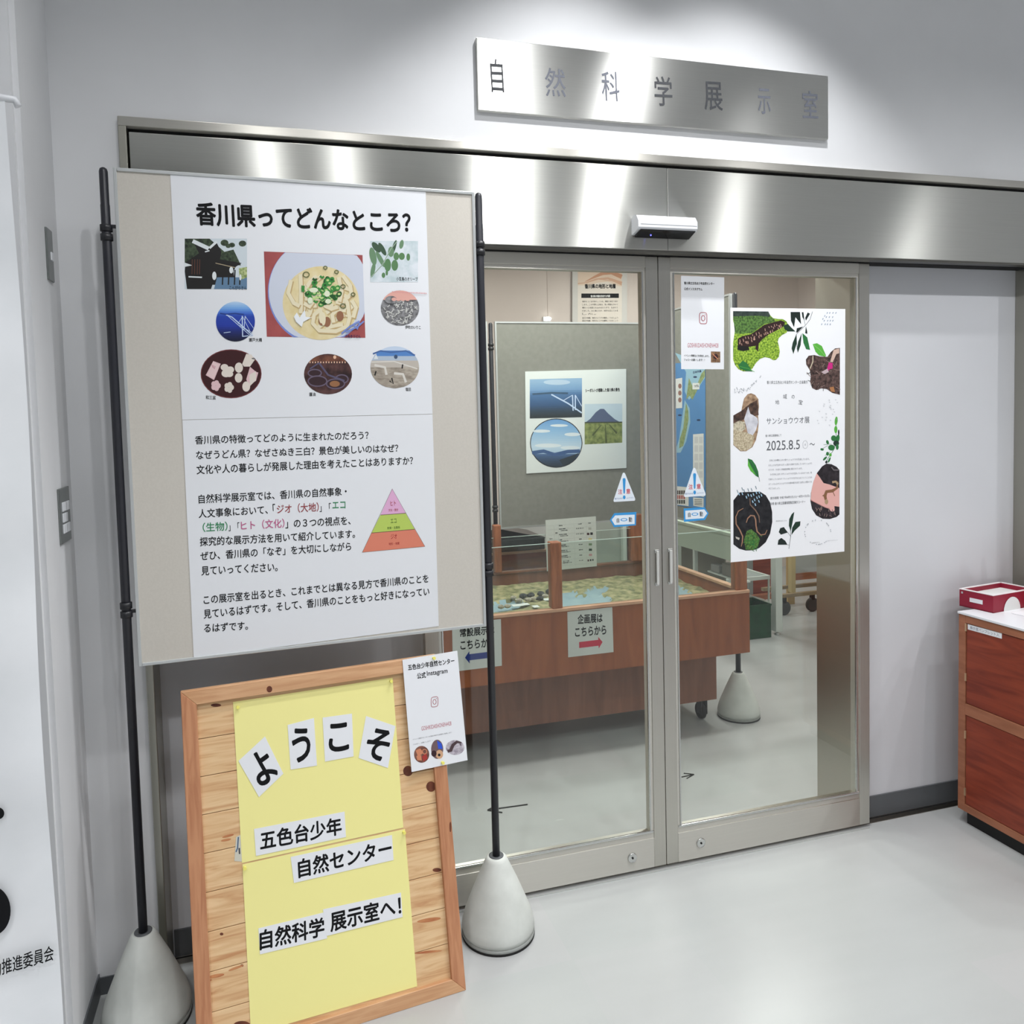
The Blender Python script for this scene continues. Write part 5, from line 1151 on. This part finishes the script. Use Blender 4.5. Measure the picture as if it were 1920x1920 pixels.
SAL = M('photo_salamander', (46, 26, 26), .5)
d.poly([(180, 500), (250, 460), (360, 440), (480, 360), (560, 300), (700, 260), (800, 235), (860, 260), (840, 320), (760, 370), (640, 430), (540, 500), (480, 570), (470, 690), (430, 640), (440, 600), (330, 620), (240, 650), (180, 640)], SAL); d.poly([(175, 600), (330, 610), (350, 660), (260, 680), (175, 660)], DK)
random.seed(5)
for k in range(46):
    t = random.random(); x = 200+t*600; y = 545-260*t**1.1+random.uniform(-50, 40)
    d.stroke([(x, y), (x+random.uniform(5, 14), y+random.uniform(18, 40))], 9, M('photo_salspot', (196, 156, 140), .6))
LF1 = M('leaf_dark', (26, 54, 40), .5); LF2 = M('leaf_mid', (44, 116, 60), .5); LF3 = M('leaf_bright', (92, 178, 66), .5); LF4 = M('leaf_black', (24, 38, 34), .5)
d.poly([(185, 880), (250, 815), (310, 850), (390, 970), (300, 965), (210, 930)], LF2); d.stroke([(210, 900), (330, 930), (420, 975)], 6, LF3)
d.build('printed_photo', a1, 'photo of a spotted salamander on bright moss')
d = Draw(PA, VA, O2)
d.poly([(940, 115), (1075, 115), (1090, 290), (1010, 190), (990, 335), (945, 240)], LF4); d.poly([(1100, 118), (1125, 118), (1140, 240), (1110, 190)], LF4); d.poly([(1185, 122), (1220, 140), (1160, 240), (1150, 200)], LF4)
d.stroke([(1255, 110), (1220, 220), (1160, 300), (1020, 440), (1030, 620)], 5, LF4); d.stroke([(1150, 300), (1110, 118)], 4, LF4)
d.poly([(1030, 350), (1120, 325), (1040, 410), (1020, 410)], LF4); d.poly([(1160, 320), (1180, 400), (1180, 430), (1150, 420)], LF4)
d.poly([(1025, 430), (1030, 560), (980, 720), (955, 640), (970, 560)], LF1); d.poly([(1100, 420), (1085, 590), (1045, 700), (1030, 640), (1050, 540)], LF1); d.poly([(1110, 420), (1180, 480), (1220, 660), (1165, 650), (1125, 560)], LF2)
d.poly([(835, 310), (900, 285), (950, 340), (1010, 395), (900, 395), (850, 360)], LF1)
d.build('printed_leaves', a1, 'dark green leafy twig')
d = Draw(PA, VA, O2); d.poly([(1258, 578), (1320, 565), (1390, 605), (1450, 740), (1440, 760), (1350, 740), (1300, 690)], LF3); d.stroke([(1270, 585), (1360, 660), (1440, 750)], 6, M('leaf_vein', (140, 206, 110), .5)); d.build('printed_leaves', a1, 'bright green single leaf')
d = Draw(PA, VA, O2)
d.poly([(1650, 632), (1580, 640), (1520, 690), (1470, 760), (1360, 755), (1280, 735), (1200, 745), (1160, 800), (1165, 870), (1215, 950), (1230, 1040), (1220, 1120), (1250, 1210), (1310, 1240), (1380, 1215), (1460, 1225), (1540, 1280), (1650, 1308)], photo_mat('litter', (44, 30, 28), (110, 86, 80), freq=90))
LS = M('photo_litterstem', (150, 128, 120), .6)
for k in range(60):
    x, y = random.uniform(1200, 1630), random.uniform(790, 1220)
    if y > 1150 and x < 1260: continue
    a = random.uniform(0, 3.1); l = random.uniform(20, 50); d.stroke([(x-l*math.cos(a), y-l*math.sin(a)), (x, y+6), (x+l*.8*math.cos(a), y+l*.8*math.sin(a))], 7, random.choice((LS, DK, M('photo_litterdark', (70, 50, 48), .6))))
d.stroke([(1262, 745), (1260, 830), (1220, 930)], 14, M('photo_straw', (206, 196, 170), .6)); d.poly([(1560, 660), (1640, 640), (1640, 710), (1600, 720), (1545, 840), (1510, 830)], M('photo_finger', (214, 184, 168), .6))
d.poly([(1490, 840), (1545, 850), (1545, 930), (1500, 940), (1470, 980), (1465, 930)], M('photo_magenta', (206, 40, 130), .5)); d.poly([(1380, 980), (1470, 930), (1490, 980), (1430, 1010)], M('photo_pinkgrey', (196, 176, 180), .6)); d.poly([(1500, 1200), (1560, 1190), (1580, 1270), (1520, 1260)], M('photo_ochre', (176, 120, 76), .6))
d.build('printed_photo', a1, 'photo of leaf litter with a magenta tool tip')
d = Draw(PA, VA, O2)
d.poly([(115, 1605), (170, 1595), (230, 1540), (250, 1440), (270, 1360), (320, 1300), (370, 1285), (430, 1310), (475, 1370), (485, 1480), (470, 1590), (480, 1700), (470, 1830), (440, 1960), (390, 2060), (300, 2120), (220, 2120), (115, 2030)], photo_mat('bark', (120, 92, 70), (190, 160, 130), freq=70))
d.poly([(115, 1605), (230, 1540), (350, 1440), (460, 1380), (480, 1600), (300, 1640), (200, 1700), (115, 1740)], photo_mat('barkdark', (48, 36, 32), (100, 74, 62), freq=70))
d.poly([(330, 1480), (360, 1580), (400, 1600), (460, 1640), (475, 1700), (440, 1820), (390, 1900), (330, 1900), (300, 1760), (270, 1660)], photo_mat('paleglove', (196, 196, 204), (228, 228, 234), freq=40)); d.poly([(115, 1720), (200, 1680), (280, 1700), (290, 1800), (230, 1840), (115, 1800)], photo_mat('palestones', (150, 140, 116), (220, 212, 190), freq=120)); d.poly([(115, 1800), (300, 1850), (420, 1900), (380, 2060), (300, 2110), (220, 2110), (115, 2020)], photo_mat('gravel2', (160, 144, 116), (216, 204, 176), freq=150))
for a in ((150, 1770), (185, 1760), (215, 1750), (245, 1745)): d.ell(a[0], a[1], 11, 34, M('photo_root', (206, 196, 170), .6))
d.build('printed_photo', a1, 'photo of pale roots and bark')
d = Draw(PA, VC, O2)
d.poly([(112, 1020), (200, 910), (300, 905), (480, 900), (560, 950), (620, 1050), (648, 1180), (650, 1320), (620, 1480), (560, 1600), (470, 1680), (380, 1712), (280, 1715), (190, 1690), (112, 1630)], MN('photo_soil', (10, 12, 18), (40, 40, 44), freq=60))
d.poly([(260, 1560), (300, 1440), (360, 1420), (430, 1480), (480, 1560), (450, 1660), (380, 1710), (280, 1700)], MOSSD)
random.seed(8)
for k in range(50):
    x, y = random.gauss(370, 50), random.gauss(1580, 55); a = random.uniform(0, 3); d.stroke([(x-14*math.cos(a), y-14*math.sin(a)), (x+14*math.cos(a), y+14*math.sin(a))], 9, random.choice((LF2, M('photo_mossgreen', (70, 130, 60), .6))))
WRM = M('photo_worm', (164, 124, 100), .5)
d.stroke([(250, 1130), (180, 1170), (145, 1250), (150, 1350), (200, 1430), (240, 1520), (235, 1600), (220, 1660)], [8, 12, 14, 16, 18, 18, 16, 8], WRM); d.stroke([(340, 990), (345, 1080), (420, 1160), (465, 1240), (475, 1330)], [8, 14, 16, 16, 8], M('photo_worm2', (130, 104, 88), .5))
d.stroke([(290, 1330), (310, 1270), (350, 1230), (400, 1235), (420, 1290), (425, 1370), (440, 1450), (490, 1500), (550, 1490), (580, 1430)], [10, 16, 18, 18, 18, 18, 18, 16, 14, 8], WRM)
d.poly([(140, 1520), (200, 1540), (190, 1570), (150, 1550)], M('photo_pebble', (196, 190, 180), .6))
RAIN = M('rain_blue', (96, 150, 190), .5); RAINW = M('rain_pale', (170, 206, 230), .5)
for x, y in ((170, 900), (235, 865), (262, 890), (318, 880), (365, 875), (425, 845)): d.stroke([(x-8, y-24), (x+8, y+18)], 8, M('rain_grey', (96, 124, 140), .5))
for x, y in ((190, 935), (236, 930), (292, 978), (318, 948), (358, 955), (390, 940), (430, 915), (468, 970), (405, 1015), (438, 985), (500, 950), (380, 1040), (465, 1035), (415, 1080), (470, 910)): d.stroke([(x-6, y-18), (x+6, y+16)], 13, RAINW)
d.build('printed_photo', a1, 'photo of long thin newts on dark soil under drawn rain drops')
d = Draw(PA, VC, O2)
d.poly([(1580, 600), (1540, 555), (1470, 520), (1400, 512), (1340, 550), (1270, 640), (1220, 760), (1185, 920), (1178, 1030), (1200, 1140), (1260, 1230), (1350, 1275), (1450, 1278), (1540, 1250), (1580, 1215)], MN('photo_night', (16, 12, 16), (52, 44, 50), freq=50))
d.poly([(1265, 645), (1300, 690), (1360, 780), (1440, 800), (1520, 830), (1578, 850), (1580, 1110), (1510, 1100), (1515, 1160), (1480, 1180), (1450, 1140), (1380, 1120), (1260, 1060), (1182, 1010), (1190, 900), (1220, 760)], M('photo_palm', (232, 178, 170), .55))
d.stroke([(1182, 1020), (1270, 1060), (1390, 1120), (1460, 1130)], 6, M('photo_palmline', (196, 130, 124), .6)); d.ell(1478, 1135, 34, 40, M('photo_palm', (0, 0, 0)))
NW = M('photo_newtbrown', (136, 96, 66), .5); d.stroke([(1560, 760), (1545, 850), (1480, 890), (1400, 900), (1380, 960), (1400, 1050)], [14, 30, 44, 44, 44, 26], NW); d.stroke([(1480, 770), (1530, 760), (1560, 800)], 30, M('photo_newtbelly', (176, 150, 116), .5)); d.ell(1400, 1040, 24, 36, M('photo_newtbelly', (0, 0, 0))); d.stroke([(1490, 900), (1515, 960)], 10, NW); d.stroke([(1390, 930), (1345, 960)], 12, NW)
d.stroke([(1470, 560), (1500, 600), (1570, 600)], 14, M('photo_bark2', (120, 112, 116), .6))
for k in range(26):
    x, y = random.uniform(1230, 1540), random.uniform(1110, 1240)
    if y < 1060+(x-1182)*.35: continue
    a = random.uniform(0.5, 2); d.stroke([(x-20*math.cos(a), y-20*math.sin(a)), (x+20*math.cos(a), y+20*math.sin(a))], 7, random.choice((LS, M('photo_purplebrown', (96, 76, 84), .6))))
d.build('printed_photo', a1, 'photo of a small newt on an open palm')
d = Draw(PA, VC, O2); d.poly([(312, 440), (370, 460), (420, 530), (455, 620), (465, 705), (420, 680), (350, 610), (315, 540)], LF2); d.poly([(315, 450), (350, 540), (430, 680), (350, 615), (312, 540)], LF3); d.stroke([(318, 455), (400, 580), (465, 705), (475, 760)], 5, LF1); d.build('printed_leaves', a1, 'single fresh green leaf at the left')
d = Draw(PA, VC, O2)
d.stroke([(880, 1690), (905, 1520), (900, 1400)], 5, LF4); d.poly([(955, 1180), (930, 1330), (905, 1450), (880, 1370), (885, 1280), (920, 1210)], LF1); d.poly([(1040, 1310), (1035, 1370), (960, 1440), (915, 1500), (925, 1400), (970, 1320)], LF1); d.poly([(865, 1465), (770, 1495), (740, 1460), (760, 1405), (810, 1390)], LF4); d.poly([(860, 1635), (725, 1635), (735, 1570), (775, 1540), (830, 1580)], LF4)
d.stroke([(865, 1465), (905, 1520)], 4, LF4); d.stroke([(860, 1635), (885, 1640)], 4, LF4)
d.build('printed_leaves', a1, 'dark four-leaved sprig at the foot')
d = Draw(PA, VC, O2)
d.stroke([(1535, -100), (1530, 60), (1540, 200), (1500, 320), (1420, 440), (1390, 500)], 6, LF2)
for x, y, rx, ry, r, m in ((1535, -80, 20, 60, .1, LF3), (1530, 40, 22, 50, 0, LF3), (1500, 160, 36, 40, 0, LF2), (1555, 170, 26, 60, .2, LF2), (1535, 230, 40, 40, 0, LF1), (1470, 290, 46, 40, 0, LF2), (1415, 215, 18, 30, -.3, LF2), (1340, 315, 24, 16, .2, LF2), (1415, 375, 20, 26, 0, LF2), (1455, 390, 18, 24, 0, LF3), (1550, 280, 20, 40, 0, LF2), (1380, 440, 14, 36, .8, LF2), (1440, 460, 12, 40, .4, LF2), (1570, 80, 10, 40, 0, LF4), (1400, 490, 16, 20, .3, LF4)): d.ell(x, y, rx, ry, m, r)
for p in ([(1360, 250), (1470, 240)], [(1340, 310), (1420, 260)], [(1380, 400), (1450, 350)]): d.stroke(p, 4, LF2)
d.build('printed_leaves', a1, 'trailing green sprig at the right edge')
d = Draw(PA, VA, O2)
GDR = M('drop_bluegrey', (120, 144, 168), .5); GD2 = M('drop_grey', (170, 174, 180), .5)
for y, xs in ((128, (1468, 1504, 1550, 1592)), (172, (1432,)), (188, (1455, 1498, 1545)), (215, (1405,)), (240, (1425, 1474, 1512, 1548)), (292, (1388, 1438, 1470, 1510))):
    for x in xs: d.stroke([(x+5, y-11), (x-5, y+11)], 9, GDR)
for k in range(52):
    t = random.random(); x = 120+t*400; y = 1245-max(0, t-.5)*430-random.uniform(-45, 45)*(1-t*.8); d.ell(x, y, 5, 6, GD2)
for k in range(26):
    x, y = random.uniform(1280, 1620), random.uniform(1380, 1800)
    if abs((x-1300)+(y-1780)*.7) > 260: continue
    d.stroke([(x-9, y-7), (x, y+4), (x+9, y-4)], 5, GD2)
d.view = VC
for k in range(26):
    a = random.uniform(0, 6.28); d.ell(1280+180*math.cos(a), 1460+170*math.sin(a), 6, 7, GD2)
d.build('printed_dots', a1)
d = Draw(PA, VA, O2); PT_ = M('poster_text', (96, 98, 104), .6); PTL = M('poster_text_light', (140, 142, 148), .6)
d.text('香川県立五色台少年自然センター企画展示', (598, 1130), (1185, 1124), 48, PT_); d.text('地', (720, 1418), (775, 1408), 62, PT_, -.008); d.text('域', (832, 1335), (886, 1330), 66, PT_, -.008); d.text('の', (955, 1335), (997, 1338), 52, PT_, -.008); d.text('宝', (1055, 1408), (1112, 1420), 66, PT_, -.008)
d.text('サンショウウオ展', (592, 1690), (1212, 1668), 92, PT_, -.004); d.text('香川県立図書館にて', (578, 1898), (808, 1888), 34, PT_)
d.view = VC
d.text('2025.8.5', (568, 265), (1032, 245), 130, PT_, -.006); d.ring(1106, 248, 34, 54, 3, PTL, 30); d.text('火', (1096, 248), (1118, 247), 34, PTL); d.text('～', (1168, 245), (1240, 238), 32, PT_, -.004)
for t, L, R in (('日本には50種以上の小型サンショウウオが生息しています。', (612, 467), (1165, 447)), ('わたしたちが生まれるずっと前から森林で生活しているサンショウウ', (598, 536), (1200, 508)), ('オですが、その多くが絶滅危惧種に指定されています。', (598, 600), (1068, 577)), ('なぜ日本には多くのサンショウウオが生息しているのか？なぜ、数', (620, 662), (1198, 636)), ('を減らしているのか？サンショウウオを守るとはどういうことなの', (600, 730), (1200, 700)), ('か？いろんなサンショウウオの標本展示を見て自然との関わりを', (600, 797), (1198, 762)), ('考えてみましょう。', (600, 857), (757, 850))): d.text(t, L, R, 28, PTL)
d.text('展示期間 令和7年8月5日(火)～8月31日(日)', (622, 995), (1168, 958), 40, PT_); d.text('会場 香川県立図書館閲覧室展示コーナー', (622, 1068), (1108, 1038), 40, PT_)
d.text('参加申込はこちら', (700, 1308), (850, 1300), 18, PTL); d.text('公式サイト', (1195, 1612), (1305, 1602), 18, PT_); d.text('公式アカウント', (1400, 1582), (1555, 1570), 14, PTL)
d.build('lettering', a1)
